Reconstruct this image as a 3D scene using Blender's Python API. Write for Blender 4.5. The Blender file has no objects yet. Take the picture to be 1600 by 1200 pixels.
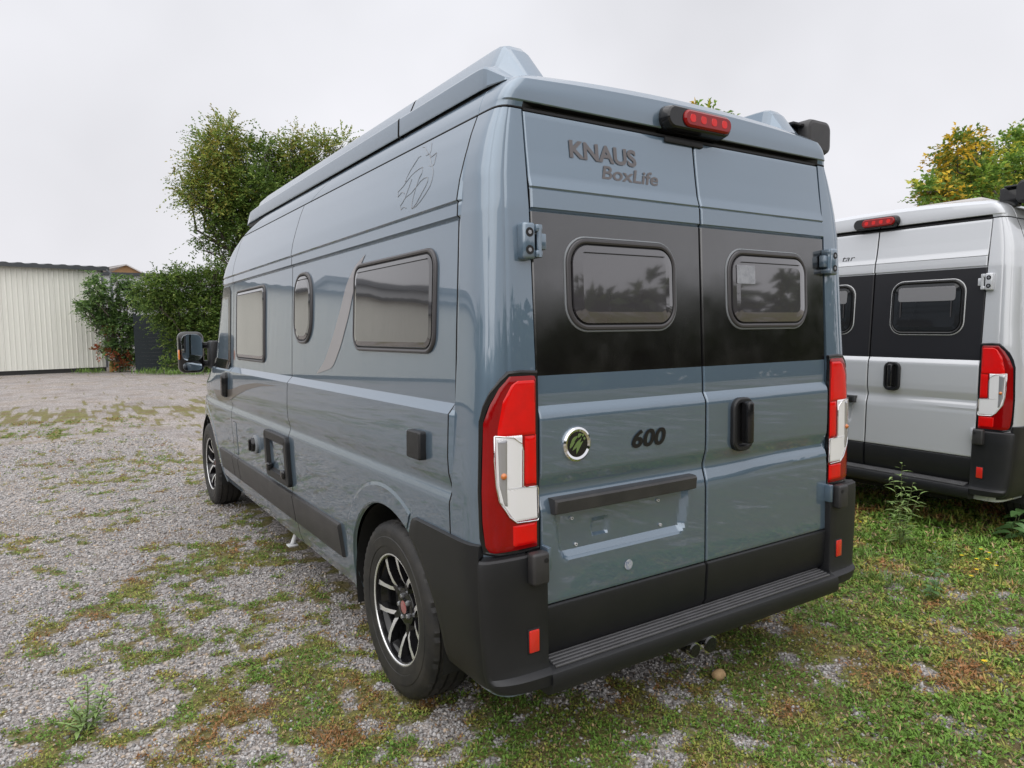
import bpy, bmesh, math, random
import numpy as np
from math import sin, cos, pi, radians, sqrt
from mathutils import Vector, Matrix

random.seed(7)
RNG = np.random.default_rng(11)
SC = bpy.context.scene
COL = SC.collection

# ------------------------------------------------------------------ camera
CAMP = np.array([-2.1295, -1.8666, 1.5161])
YAW, PIT, ROL, FPX = 0.5769, -0.0762, -0.0137, 1103.93
_fw = np.array([sin(YAW) * cos(PIT), cos(YAW) * cos(PIT), sin(PIT)])
_r = np.array([cos(YAW), -sin(YAW), 0.0])
_u = np.cross(_r, _fw)
_R = _r * cos(ROL) + _u * sin(ROL)
_U = -_r * sin(ROL) + _u * cos(ROL)
cam = bpy.data.objects.new('camera', bpy.data.cameras.new('camera'))
COL.objects.link(cam)
cam.matrix_world = Matrix(((_R[0], _U[0], -_fw[0], CAMP[0]), (_R[1], _U[1], -_fw[1], CAMP[1]),
                           (_R[2], _U[2], -_fw[2], CAMP[2]), (0, 0, 0, 1)))
cam.data.sensor_width = 36
cam.data.lens = 36 * FPX / 1600
cam.data.clip_start = 0.05
cam.data.clip_end = 2000
SC.camera = cam

# ------------------------------------------------------------------ sky, sun, exposure
W = bpy.data.worlds.new('World')
SC.world = W
W.use_nodes = True
nt = W.node_tree
nt.nodes.clear()
SUN_EL, SUN_AZ = radians(58), radians(235)
sky = nt.nodes.new('ShaderNodeTexSky')
sky.sky_type = 'NISHITA'
sky.sun_disc = False
sky.sun_elevation = SUN_EL
sky.sun_rotation = SUN_AZ
sky.dust_density = 4
sky.air_density = 1.2
hs = nt.nodes.new('ShaderNodeHueSaturation')
hs.inputs['Saturation'].default_value = 0.10
nt.links.new(sky.outputs[0], hs.inputs['Color'])
tc = nt.nodes.new('ShaderNodeTexCoord')
sep = nt.nodes.new('ShaderNodeSeparateXYZ')
nt.links.new(tc.outputs['Generated'], sep.inputs[0])
ramp = nt.nodes.new('ShaderNodeValToRGB')          # overcast layer: bright low, a little greyer higher up
ramp.color_ramp.elements[0].position = 0.0
ramp.color_ramp.elements[0].color = (0.875, 0.87, 0.915, 1)
ramp.color_ramp.elements[1].position = 1.0
ramp.color_ramp.elements[1].color = (1.32, 1.33, 1.41, 1)
el_ = ramp.color_ramp.elements.new(0.42)
el_.color = (0.80, 0.805, 0.85, 1)
nt.links.new(sep.outputs['Z'], ramp.inputs[0])
cn = nt.nodes.new('ShaderNodeTexNoise')
cn.inputs['Scale'].default_value = 2.1
cn.inputs['Detail'].default_value = 4
nt.links.new(tc.outputs['Generated'], cn.inputs['Vector'])
cm = nt.nodes.new('ShaderNodeMapRange')
cm.inputs['From Min'].default_value = 0.3
cm.inputs['From Max'].default_value = 0.7
cm.inputs['To Min'].default_value = 8.75
cm.inputs['To Max'].default_value = 11.0
nt.links.new(cn.outputs[0], cm.inputs[0])
vm = nt.nodes.new('ShaderNodeVectorMath')
vm.operation = 'SCALE'
nt.links.new(ramp.outputs[0], vm.inputs[0])
nt.links.new(cm.outputs[0], vm.inputs['Scale'])
mx = nt.nodes.new('ShaderNodeMix')
mx.data_type = 'RGBA'
mx.inputs['Factor'].default_value = 0.88
nt.links.new(hs.outputs[0], mx.inputs['A'])
nt.links.new(vm.outputs[0], mx.inputs['B'])
bg = nt.nodes.new('ShaderNodeBackground')
bg.inputs['Strength'].default_value = 0.081
nt.links.new(mx.outputs['Result'], bg.inputs[0])
wo = nt.nodes.new('ShaderNodeOutputWorld')
nt.links.new(bg.outputs[0], wo.inputs[0])

sun = bpy.data.objects.new('sun', bpy.data.lights.new('sun', 'SUN'))
COL.objects.link(sun)
sun.data.energy = 1.5
sun.data.angle = radians(110)
sun.data.color = (1.0, 0.97, 0.93)
sd = Vector((sin(SUN_AZ) * cos(SUN_EL), cos(SUN_AZ) * cos(SUN_EL), sin(SUN_EL)))
sun.rotation_euler = (-sd).to_track_quat('-Z', 'Y').to_euler()
SC.view_settings.view_transform = 'Standard'
SC.view_settings.look = 'None'
SC.view_settings.exposure = 0.46
SC.view_settings.gamma = 1.0
SC.view_settings.use_curve_mapping = False
SC.render.engine = 'CYCLES'
SC.cycles.max_bounces = 6
SC.cycles.use_denoising = True


def at(px, py, Y):
    d = _fw + (px - 800) / FPX * _R - (py - 600) / FPX * _U
    return CAMP + d * ((Y - CAMP[1]) / d[1])


def ground_at(px, py, z=0.0):
    d = _fw + (px - 800) / FPX * _R - (py - 600) / FPX * _U
    return CAMP + d * ((z - CAMP[2]) / d[2])


# ------------------------------------------------------------------ helpers
def mk(name, verts, faces, mats, parent=None, fm=None, smooth=True, angle=32):
    me = bpy.data.meshes.new(name)
    me.from_pydata([tuple(map(float, v)) for v in verts], [], faces)
    for m in (mats if isinstance(mats, (list, tuple)) else [mats]):
        me.materials.append(m)
    if fm is not None:
        me.polygons.foreach_set('material_index', np.array(fm, dtype=np.int32))
    if smooth:
        me.polygons.foreach_set('use_smooth', np.ones(len(me.polygons), dtype=bool))
        me.set_sharp_from_angle(angle=radians(angle))
    me.update()
    o = bpy.data.objects.new(name, me)
    COL.objects.link(o)
    if parent is not None:
        o.parent = parent
    return o


def link_mesh(name, me, parent=None, loc=None, rot=None):
    o = bpy.data.objects.new(name, me)
    COL.objects.link(o)
    if parent is not None:
        o.parent = parent
    if loc is not None:
        o.location = loc
    if rot is not None:
        o.rotation_euler = rot
    return o


def empty(name, label, cat, loc=(0, 0, 0), rot=(0, 0, 0), group=None):
    o = bpy.data.objects.new(name, None)
    o.empty_display_size = 0.2
    COL.objects.link(o)
    o.location = loc
    o.rotation_euler = rot
    o['label'] = label
    o['category'] = cat
    if group:
        o['group'] = group
    return o


def tag(o, label=None, cat=None, group=None, kind=None):
    if label:
        o['label'] = label
    if cat:
        o['category'] = cat
    if group:
        o['group'] = group
    if kind:
        o['kind'] = kind
    return o


class G:
    """collects geometry for one mesh"""
    def __init__(s):
        s.v, s.f, s.m = [], [], []

    def add(s, verts, faces, mat=0):
        b = len(s.v)
        s.v += [tuple(map(float, v)) for v in verts]
        s.f += [tuple(b + i for i in f) for f in faces]
        s.m += [mat] * len(faces)

    def grid(s, rows, mat=0, closed=False):
        n = len(rows[0])
        fs = []
        for j in range(len(rows) - 1):
            for i in range(n if closed else n - 1):
                k = (i + 1) % n
                fs.append((j * n + i, j * n + k, (j + 1) * n + k, (j + 1) * n + i))
        s.add([p for r in rows for p in r], fs, mat)

    def box(s, x0, x1, y0, y1, z0, z1, mat=0, c=0.0, seg=2):
        bm = bmesh.new()
        bmesh.ops.create_cube(bm, size=1)
        for v in bm.verts:
            v.co = Vector(((x0 + x1) / 2 + v.co.x * (x1 - x0), (y0 + y1) / 2 + v.co.y * (y1 - y0), (z0 + z1) / 2 + v.co.z * (z1 - z0)))
        if c > 0:
            bmesh.ops.bevel(bm, geom=bm.edges[:], offset=c, segments=seg, affect='EDGES', profile=0.5)
        bm.verts.index_update()
        s.add([v.co[:] for v in bm.verts], [[v.index for v in f.verts] for f in bm.faces], mat)
        bm.free()

    def tube(s, pts, r, n=8, mat=0, cap=True):
        pts = [Vector(p) for p in pts]
        rs = r if isinstance(r, (list, tuple)) else [r] * len(pts)
        rows = []
        a = None
        for i, p in enumerate(pts):
            t = (pts[min(i + 1, len(pts) - 1)] - pts[max(i - 1, 0)]).normalized()
            if a is None:
                a = t.orthogonal().normalized()
            a = (a - t * a.dot(t))
            a = a.normalized() if a.length > 1e-6 else t.orthogonal().normalized()
            b = t.cross(a)
            rows.append([p + (a * cos(2 * pi * k / n) + b * sin(2 * pi * k / n)) * rs[i] for k in range(n)])
        s.grid(rows, mat, closed=True)
        if cap:
            s.add(rows[0], [tuple(range(n))[::-1]], mat)
            s.add(rows[-1], [tuple(range(n))], mat)

    def lathe_x(s, prof, n=64, mat=0, closed_prof=False):
        """prof: (x, r) revolved about the x axis"""
        rows = [[(x, r * cos(2 * pi * k / n), r * sin(2 * pi * k / n)) for k in range(n)] for x, r in prof]
        s.grid(rows, mat, closed=True)

    def build(s, name, mats, parent=None, smooth=True, angle=32):
        return mk(name, s.v, s.f, mats, parent, s.m, smooth, angle)


def rrect(u0, u1, v0, v1, r, n=7):
    """rounded rectangle, counter-clockwise"""
    out = []
    for cx, cy, a0 in ((u1 - r, v0 + r, -90), (u1 - r, v1 - r, 0), (u0 + r, v1 - r, 90), (u0 + r, v0 + r, 180)):
        for k in range(n):
            a = radians(a0 + 90 * k / (n - 1))
            out.append((cx + r * cos(a), cy + r * sin(a)))
    return np.array(out)


def dense(loop, step=0.03):
    out = []
    n = len(loop)
    for i in range(n):
        a, b = np.array(loop[i], float), np.array(loop[(i + 1) % n], float)
        m = max(1, int(np.hypot(*(b - a)) / step))
        for k in range(m):
            out.append(a + (b - a) * k / m)
    return np.array(out)


def inward(loop):
    p = np.array(loop, float)
    area = 0.5 * np.sum(p[:, 0] * np.roll(p[:, 1], -1) - np.roll(p[:, 0], -1) * p[:, 1])
    t = np.roll(p, -1, 0) - np.roll(p, 1, 0)
    t /= np.maximum(np.linalg.norm(t, axis=1, keepdims=True), 1e-9)
    nrm = np.stack([-t[:, 1], t[:, 0]], 1)
    return nrm if area > 0 else -nrm


def pad_into(g, loop, S, prof, capmat=0, convex=True, cap=True):
    """a raised pad: prof = [(inset, height, material)], mapped on surface S(u, v, h)"""
    loop = np.array(loop, float)
    nr = inward(loop)
    rows = []
    for ins, h, m in prof:
        q = loop + nr * ins
        rows.append([S(a, b, h) for a, b in q])
    n = len(loop)
    for j in range(len(rows) - 1):
        g.grid([rows[j], rows[j + 1]], prof[j + 1][2], closed=True)
    if not cap:
        return
    q = loop + nr * prof[-1][0]
    h = prof[-1][1]
    if convex:
        c = q.mean(0)
        rr = [[S(*(c + (p - c) * t), h) for p in q] for t in (1, .72, .42, .16)]
        g.grid(rr, capmat, closed=True)
        g.add(rr[-1], [tuple(range(n))], capmat)
    else:
        g.add([S(a, b, h) for a, b in q], [tuple(range(n))], capmat)


def pad(name, loop, S, prof, mats, parent=None, capmat=0, convex=True, cap=True, angle=40):
    g = G()
    pad_into(g, loop, S, prof, capmat, convex, cap)
    return g.build(name, mats, parent, angle=angle)


def sstep(a, b, x):
    t = np.clip((np.asarray(x, float) - a) / (b - a), 0, 1)
    return t * t * (3 - 2 * t)


# value noise in numpy
def _hash(ix, iy, seed):
    h = (ix.astype(np.int64) * 374761393 + iy.astype(np.int64) * 668265263 + seed * 974711) & 0x7fffffff
    h = ((h ^ (h >> 13)) * 1274126177) & 0x7fffffff
    return ((h ^ (h >> 16)) & 0xffff) / 65535.0


def vnoise(x, y, seed=0):
    x = np.asarray(x, float)
    y = np.asarray(y, float)
    ix, iy = np.floor(x), np.floor(y)
    fx, fy = x - ix, y - iy
    fx = fx * fx * (3 - 2 * fx)
    fy = fy * fy * (3 - 2 * fy)
    a, b = _hash(ix, iy, seed), _hash(ix + 1, iy, seed)
    c, d = _hash(ix, iy + 1, seed), _hash(ix + 1, iy + 1, seed)
    return (a * (1 - fx) + b * fx) * (1 - fy) + (c * (1 - fx) + d * fx) * fy


def fbm(x, y, seed=0, oct=4):
    s, a, t = 0, 1.0, 0
    for k in range(oct):
        s = s + a * vnoise(np.asarray(x) * 2 ** k + 17.3 * k, np.asarray(y) * 2 ** k - 9.1 * k, seed + k)
        t += a
        a *= 0.55
    return s / t


# ------------------------------------------------------------------ materials
def mat(name, color, rough=0.5, metal=0.0, coat=0.0, spec=0.5, bump=None, vary=None, coat_rough=0.03, coat_ior=1.5, wave=None, rvary=None):
    """bump=(scale, strength, distance); vary=(scale, amount, colour2); wave = soft large-scale unevenness"""
    m = bpy.data.materials.new(name)
    m.use_nodes = True
    t = m.node_tree
    b = t.nodes['Principled BSDF']
    b.inputs['Base Color'].default_value = (*color, 1)
    b.inputs['Roughness'].default_value = rough
    b.inputs['Metallic'].default_value = metal
    b.inputs['Specular IOR Level'].default_value = spec
    b.inputs['Coat Weight'].default_value = coat
    b.inputs['Coat Roughness'].default_value = coat_rough
    b.inputs['Coat IOR'].default_value = coat_ior
    tcn = t.nodes.new('ShaderNodeTexCoord')
    last = None
    for bp in (wave, bump):
        if bp:
            n = t.nodes.new('ShaderNodeTexNoise')
            n.inputs['Scale'].default_value = bp[0]
            n.inputs['Detail'].default_value = 3 if bp is bump else 0.5
            t.links.new(tcn.outputs['Object'], n.inputs['Vector'])
            bn = t.nodes.new('ShaderNodeBump')
            bn.inputs['Strength'].default_value = bp[1]
            bn.inputs['Distance'].default_value = bp[2]
            t.links.new(n.outputs[0], bn.inputs['Height'])
            if last:
                t.links.new(last.outputs[0], bn.inputs['Normal'])
            last = bn
    if last:
        t.links.new(last.outputs[0], b.inputs['Normal'])
        if coat:
            t.links.new(last.outputs[0], b.inputs['Coat Normal'])
    if vary:
        n = t.nodes.new('ShaderNodeTexNoise')
        n.inputs['Scale'].default_value = vary[0]
        n.inputs['Detail'].default_value = 5
        n.inputs['Roughness'].default_value = 0.65
        t.links.new(tcn.outputs['Object'], n.inputs['Vector'])
        r = t.nodes.new('ShaderNodeMapRange')
        r.inputs['From Min'].default_value = 0.38
        r.inputs['From Max'].default_value = 0.68
        r.inputs['To Max'].default_value = vary[1]
        t.links.new(n.outputs[0], r.inputs[0])
        mxn = t.nodes.new('ShaderNodeMix')
        mxn.data_type = 'RGBA'
        mxn.inputs['A'].default_value = (*color, 1)
        mxn.inputs['B'].default_value = (*vary[2], 1)
        t.links.new(r.outputs[0], mxn.inputs['Factor'])
        t.links.new(mxn.outputs['Result'], b.inputs['Base Color'])
    if rvary:
        n = t.nodes.new('ShaderNodeTexNoise')
        n.inputs['Scale'].default_value = rvary[0]
        n.inputs['Detail'].default_value = 4
        t.links.new(tcn.outputs['Object'], n.inputs['Vector'])
        r = t.nodes.new('ShaderNodeMapRange')
        r.inputs['From Min'].default_value = 0.35
        r.inputs['From Max'].default_value = 0.7
        r.inputs['To Min'].default_value = rough
        r.inputs['To Max'].default_value = rvary[1]
        t.links.new(n.outputs[0], r.inputs[0])
        t.links.new(r.outputs[0], b.inputs['Roughness'])
    return m


def attr_mat(name, rough=0.6, trans=0.0, spec=0.3):
    m = bpy.data.materials.new(name)
    m.use_nodes = True
    t = m.node_tree
    b = t.nodes['Principled BSDF']
    b.inputs['Roughness'].default_value = rough
    b.inputs['Specular IOR Level'].default_value = spec
    a = t.nodes.new('ShaderNodeAttribute')
    a.attribute_name = 'Col'
    t.links.new(a.outputs['Color'], b.inputs['Base Color'])
    if trans:
        tr = t.nodes.new('ShaderNodeBsdfTranslucent')
        t.links.new(a.outputs['Color'], tr.inputs[0])
        mxs = t.nodes.new('ShaderNodeMixShader')
        mxs.inputs[0].default_value = trans
        t.links.new(b.outputs[0], mxs.inputs[1])
        t.links.new(tr.outputs[0], mxs.inputs[2])
        t.links.new(mxs.outputs[0], t.nodes['Material Output'].inputs[0])
    return m


M = {}
M['paint'] = mat('paint_blue_grey', (0.125, 0.184, 0.245), 0.42, metal=0.55, coat=1.0, coat_ior=1.95, coat_rough=.015, spec=0.5, wave=(1.1, 0.06, 0.02))
M['silver'] = mat('paint_pale_grey', (0.53, 0.55, 0.58), 0.3, metal=.15, coat=1.0, coat_ior=1.7, wave=(1.3, 0.05, 0.02))
M['seam'] = mat('seam_black', (0.006, 0.006, 0.007), 0.6)
M['film'] = mat('black_film', (0.005, 0.0042, 0.0046), 0.08, spec=1.0, coat=.8, coat_rough=.14, coat_ior=1.7, wave=(3, 0.05, 0.01), rvary=(9, 0.2))
M['film2'] = mat('charcoal_film', (0.014, 0.014, 0.017), 0.33, spec=0.5)
M['plastic'] = mat('black_plastic', (0.0074, 0.0082, 0.0102), 0.44, bump=(900, 0.25, 0.002), vary=(6, 0.5, (0.0145, 0.0145, 0.0155)))
M['plasticg'] = mat('grey_plastic', (0.026, 0.0255, 0.027), 0.46, bump=(700, 0.2, 0.002), vary=(8, 0.5, (0.055, 0.052, 0.05)))
M['tread'] = mat('tread_plastic', (0.085, 0.085, 0.09), 0.42, vary=(9, 0.6, (0.05, 0.05, 0.05)))
M['gloss'] = mat('gloss_black', (0.010, 0.010, 0.011), 0.14)
M['rubber'] = mat('tyre_rubber', (0.013, 0.013, 0.0135), 0.6, bump=(300, 0.15, 0.002), vary=(12, 0.8, (0.036, 0.033, 0.029)))
M['frame'] = mat('window_frame', (0.055, 0.052, 0.055), 0.30)
M['trim'] = mat('window_trim', (0.20, 0.215, 0.23), 0.30)
M['pane'] = mat('acrylic_pane', (0.036, 0.035, 0.037), 0.06, metal=.1, spec=0.6, coat=1.0, coat_ior=1.6, wave=(2.6, 0.18, 0.02))
M['panerear'] = mat('rear_pane', (0.055, 0.052, 0.058), 0.05, spec=0.8, coat=1.0, coat_ior=1.7, wave=(2.6, 0.16, 0.02))
M['panedark'] = mat('dark_pane', (0.016, 0.017, 0.019), 0.05, spec=0.6, wave=(2.2, 0.08, 0.02))
M['paper'] = mat('paper', (0.30, 0.31, 0.34), 0.4, vary=(45, 0.8, (0.18, 0.19, 0.21)), coat=.5)
M['blind'] = mat('pale_blind', (0.20, 0.20, 0.21), 0.3, coat=0.6)
M['decal'] = mat('grey_film', (0.27, 0.262, 0.275), 0.38, coat=0.25)
M['decal2'] = mat('brown_film', (0.085, 0.075, 0.068), 0.34, coat=0.4)
M['letter'] = mat('lettering_grey', (0.125, 0.115, 0.12), 0.5)
M['letterblack'] = mat('lettering_black', (0.006, 0.006, 0.007), 0.35)
M['line'] = mat('line_grey', (0.27, 0.28, 0.30), 0.5)
M['chrome'] = mat('chrome', (0.85, 0.85, 0.86), 0.07, metal=1.0)
M['alu'] = mat('polished_alloy', (0.90, 0.90, 0.91), 0.27, metal=0.7, bump=(60, 0.05, 0.002))
M['bolt'] = mat('bolt_steel', (0.45, 0.46, 0.48), 0.32, metal=0.9)
M['red'] = mat('red_lens', (0.26, 0.001, 0.002), 0.14, coat=.35, spec=.3, bump=(45, 0.12, 0.004), vary=(16, 0.5, (0.20, 0.001, 0.002)))
M['redb'] = mat('red_lens_bright', (0.72, 0.004, 0.003), 0.14, coat=.35, spec=.3, bump=(60, 0.14, 0.004), vary=(22, 0.5, (0.55, 0.008, 0.006)))
M['redd'] = mat('red_lens_dark', (0.20, 0.004, 0.006), 0.10, coat=1.0)
M['clear'] = mat('clear_lens', (0.88, 0.88, 0.90), 0.12, metal=0.12, coat=1.0, bump=(12, 0.15, 0.006))
M['bowl'] = mat('lamp_bowl', (0.42, 0.42, 0.44), 0.15, metal=.5, coat=1.0)
M['amber'] = mat('amber_bulb', (0.55, 0.16, 0.03), 0.2, coat=1)
M['reflector'] = mat('red_reflector', (0.62, 0.02, 0.012), 0.15, coat=1, bump=(400, 0.3, 0.002))
M['orange'] = mat('orange_lens', (0.8, 0.22, 0.03), 0.2, coat=1)
M['hubred'] = mat('hub_badge', (0.30, 0.05, 0.05), 0.3, coat=0.6, vary=(60, 0.6, (0.42, 0.3, 0.3)))
M['green'] = mat('emblem_green', (0.13, 0.20, 0.06), 0.35, coat=0.5)
M['sticker'] = mat('round_sticker', (0.45, 0.46, 0.45), 0.5, vary=(140, 0.95, (0.12, 0.16, 0.28)))
M['mirror'] = mat('mirror_glass', (0.55, 0.60, 0.64), 0.02, metal=1.0)
M['under'] = mat('underbody', (0.010, 0.010, 0.010), 0.8)
M['steel'] = mat('dull_steel', (0.22, 0.22, 0.22), 0.45, metal=0.8)
M['white'] = mat('white_wall', (0.62, 0.63, 0.64), 0.6, vary=(0.6, 0.3, (0.5, 0.5, 0.5)))
M['cream'] = mat('cream_sheet', (0.80, 0.80, 0.735), 0.45, vary=(0.5, 0.3, (0.70, 0.70, 0.63)))
M['roofdark'] = mat('dark_roof', (0.055, 0.062, 0.07), 0.5, vary=(1.5, 0.5, (0.09, 0.09, 0.09)))
M['roofgrey'] = mat('grey_roof', (0.20, 0.21, 0.23), 0.5)
M['plinth'] = mat('plinth', (0.03, 0.03, 0.03), 0.8)
M['gable'] = mat('brown_gable', (0.30, 0.17, 0.075), 0.7, vary=(2, 0.5, (0.22, 0.12, 0.05)))
M['palerooftile'] = mat('pale_roof', (0.52, 0.50, 0.49), 0.6)
M['fence'] = mat('fence_green', (0.010, 0.017, 0.021), 0.75)
M['pipegrey'] = mat('pipe_grey', (0.16, 0.17, 0.19), 0.5)
M['pipeorange'] = mat('pipe_orange', (0.48, 0.10, 0.04), 0.5)
M['postyellow'] = mat('post_ochre', (0.30, 0.20, 0.06), 0.7)
M['bark'] = mat('bark', (0.075, 0.06, 0.048), 0.9, bump=(14, 0.7, 0.03), vary=(8, 0.7, (0.13, 0.115, 0.095)))
M['stem'] = mat('plant_stem', (0.11, 0.13, 0.045), 0.6)
M['stemred'] = mat('weed_stem', (0.14, 0.09, 0.045), 0.6)
M['stone'] = mat('tan_stone', (0.46, 0.31, 0.16), 0.75, bump=(40, 0.4, 0.01), vary=(18, 0.7, (0.30, 0.20, 0.11)))
M['petal'] = mat('yellow_petal', (0.75, 0.52, 0.01), 0.5)
M['leaf'] = attr_mat('leaf', 0.5, 0.36)
M['weedleaf'] = mat('weed_leaf', (0.20, 0.32, 0.09), 0.5, vary=(20, 0.7, (0.28, 0.36, 0.12)))
M['broadleaf'] = mat('broad_leaf', (0.09, 0.19, 0.06), 0.42, vary=(18, 0.6, (0.14, 0.25, 0.08)))
M['cover'] = attr_mat('ground_cover', 0.6, 0.15)
M['gravel'] = attr_mat('gravel_stone', 0.85, 0.0, 0.3)


# ------------------------------------------------------------------ van body surface (shared by both vans)
def ip(z, tab):
    return np.interp(z, [a for a, b in tab], [b for a, b in tab])


ZT = 2.236
WB = [(0.30, .955), (.36, .978), (.42, .988), (.60, 1.010), (.80, 1.020), (.94, 1.023), (1.10, 1.025), (1.236, 1.019), (1.27, .990), (1.5, .982),
      (1.9, .963), (1.957, .962), (2.02, .953), (2.10, .934), (2.17, .912), (ZT, .885), (2.27, .876), (2.30, .862), (2.32, .848), (2.345, .82), (2.365, .77),
      (2.38, .68), (2.39, .48), (2.395, .22), (2.40, 0.0)]
WS = [(0.30, .955), (.36, .978), (.42, .988), (.60, 1.010), (.80, 1.020), (1.0, 1.020), (1.2, 1.006), (1.5, .985), (1.9, .966), (2.02, .953)] + WB[13:]
RYT = [(0.3, .03), (1.36, .03), (1.92, .0586), (ZT, .095), (2.258, .092), (2.264, .087), (2.30, .085), (2.335, .092), (2.36, .130), (2.38, .25), (2.395, .45), (2.40, .6)]
YF = [(.3, 5.60), (.45, 5.74), (.75, 5.76), (.95, 5.66), (1.08, 5.45), (1.18, 5.10), (1.24, 4.96), (1.5, 4.74), (1.75, 4.52), (1.95, 4.34), (2.05, 4.24), (2.15, 4.08), (ZT, 3.92),
      (2.30, 3.70), (2.345, 3.48), (2.38, 3.2), (2.40, 2.9)]
NF = [(.3, 4.0), (1.0, 4.2), (1.24, 5.0), (1.9, 5.0), (ZT, 4.5), (2.4, 3.0)]
Y0T = [(0, 3.78), (ZT - .1, 3.78), (ZT, 3.60), (2.345, 2.9), (2.40, 2.2)]
YC = 0.22


def wfun(z, y):
    f = sstep(.10, .17, y)
    return ip(z, WB) * f + ip(z, WS) * (1 - f)


def relief(z, y):
    """pressed creases and the concave channel of the side panels"""
    f = sstep(.09, .115, y)
    fc = sstep(.13, .23, y) * (1 - sstep(4.9, 5.3, y))
    r = 0.0
    r = r + fc * np.interp(z, [.900, .935, .972, .984, 1.035, 1.075], [0, -.001, -.0145, -.014, -.002, 0])
    r = r + f * np.interp(z, [1.884, 1.891, 1.900, 1.940, 1.945, 1.9515, 2.0, 2.12], [0, -.005, .007, .005, .001, .009, .006, 0])
    return r


def yc(z):
    return max(YC, float(ip(z, RYT)) + .12)


CN = 4.6


def bodyx(y, z):
    """half-width of the body at (y, z), for y past the rear corner"""
    yf, y0, n = ip(z, YF), ip(z, Y0T), ip(z, NF)
    w = wfun(z, y)
    if y > y0:
        u = min((y - y0) / (yf - y0), 1.0)
        return w * max(1 - u ** n, 0) ** (1 / n)
    ye = yc(z)
    if y < ye:
        yr = ip(z, RYT)
        t = 1 - min(max((y - yr) / (ye - yr), 0), 1)
        xd = .803 * min(1, w / .885) if z > ZT else .803
        return xd + (w - xd) * max(1 - t ** CN, 0) ** (1 / CN)
    return w


CN = 4.6
_t = np.linspace(0, pi / 2, 4000)
_cx, _cy = .215 * np.sin(_t) ** (2 / CN), .19 * (1 - np.cos(_t) ** (2 / CN))
_al = np.r_[0, np.cumsum(np.hypot(np.diff(_cx), np.diff(_cy)))]
_al /= _al[-1]


def corner(s, z, h=0.0):
    """rear corner pillar, s = 0 at the door edge ... 1 on the side (by length); h outward"""
    yr = ip(z, RYT)
    w = ip(z, WS)
    xd = .803 * min(1, w / .885) if z > ZT else .803

    def p(q):
        t = float(np.interp(q, _al, _t))
        y = yr + (yc(z) - yr) * (1 - max(cos(t), 0) ** (2 / CN))
        return np.array([xd + (w - xd) * max(sin(t), 0) ** (2 / CN), y])
    s = min(max(s, 0.0), 1.0)
    a = p(s)
    q = p(min(s + .012, 1)) - p(max(s - .012, 0))
    q /= np.linalg.norm(q)
    n = np.array([q[1], -q[0]])
    a = a + n * h
    return a[0], a[1], z


def flute(s):
    return -.0022 * math.exp(-((s - .33) / .018) ** 2) - .0028 * math.exp(-((s - .51) / .014) ** 2)


def Sside(sg):
    """surface map for pads on the side: sg = -1 left, +1 right"""
    return lambda y, z, h: (sg * (bodyx(y, z) + h), y, z)


def Srear(x, z, h):
    return (x, float(ip(z, RYT)) - h, z)


ARCHES = ((.815, .365, .445), (4.82, .365, .445))


def body_loft(zs, part):
    """rows of half perimeters (from rear centre/door edge to nose), one row per z"""
    ss = np.linspace(0, 1, 61)
    seams = (.236, 2.175, 3.70)
    ys = set(np.round(np.arange(.25, 3.78, .025), 4))
    for s_ in seams:
        ys = {y for y in ys if abs(y - s_) > .012}
        ys |= {s_ - .0045, s_, s_ + .0045}
    ys = sorted(ys)
    us = list(np.linspace(0, .86, 64))[1:]
    rows, seamcol = [], set()
    for z in zs:
        row = []
        w = float(ip(z, WS))
        xd = .803 * min(1, w / .885) if z > ZT else .803
        yr = float(ip(z, RYT))
        if part == 'roof':
            for x in np.linspace(0, xd, 14)[:-1]:
                row.append((x, yr + .03 * float(1 - sstep(2.2582, 2.2600, z))))
        else:
            row += [(xd, yr + .05), (xd, yr + .006)]
        for s_ in ss:
            h = flute(s_) if part == 'body' else 0
            a = corner(s_, z, h)
            row.append((a[0], a[1]))
        y0 = float(ip(z, Y0T))
        k0 = len(row)
        for y in ys:
            yy = yc(z) + (y - YC) * (y0 - yc(z)) / (3.78 - YC) if part == 'roof' else y
            if part == 'body' and yy > y0:
                yy = y
            d = 0.0
            for s_ in seams:
                if abs(y - s_) < .001:
                    d = -.010
                    seamcol.add(len(row) - 1)
                    seamcol.add(len(row))
            x = bodyx(yy, z) + (relief(z, yy) if part == 'body' else 0) + d
            row.append((x, yy))
        ya = max(3.78, y0) if part == 'body' else y0
        yf, n = float(ip(z, YF)), float(ip(z, NF))
        yb = ya
        u0 = max((ya - y0) / (yf - y0), 0)
        for u in us:
            uu = u0 + (1 - u0) * u
            yy = y0 + uu * (yf - y0)
            row.append((bodyx(yy, z) + (relief(z, yy) if part == 'body' else 0), yy))
        xl = row[-1][0]
        for k in range(1, 13):
            x = xl * (1 - k / 12)
            v = x / max(float(wfun(z, 3)), 1e-6)
            yy = y0 + (yf - y0) * max(1 - v ** n, 0) ** (1 / n)
            row.append((x, yy))
        rows.append(row)
    return rows, seamcol


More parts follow.
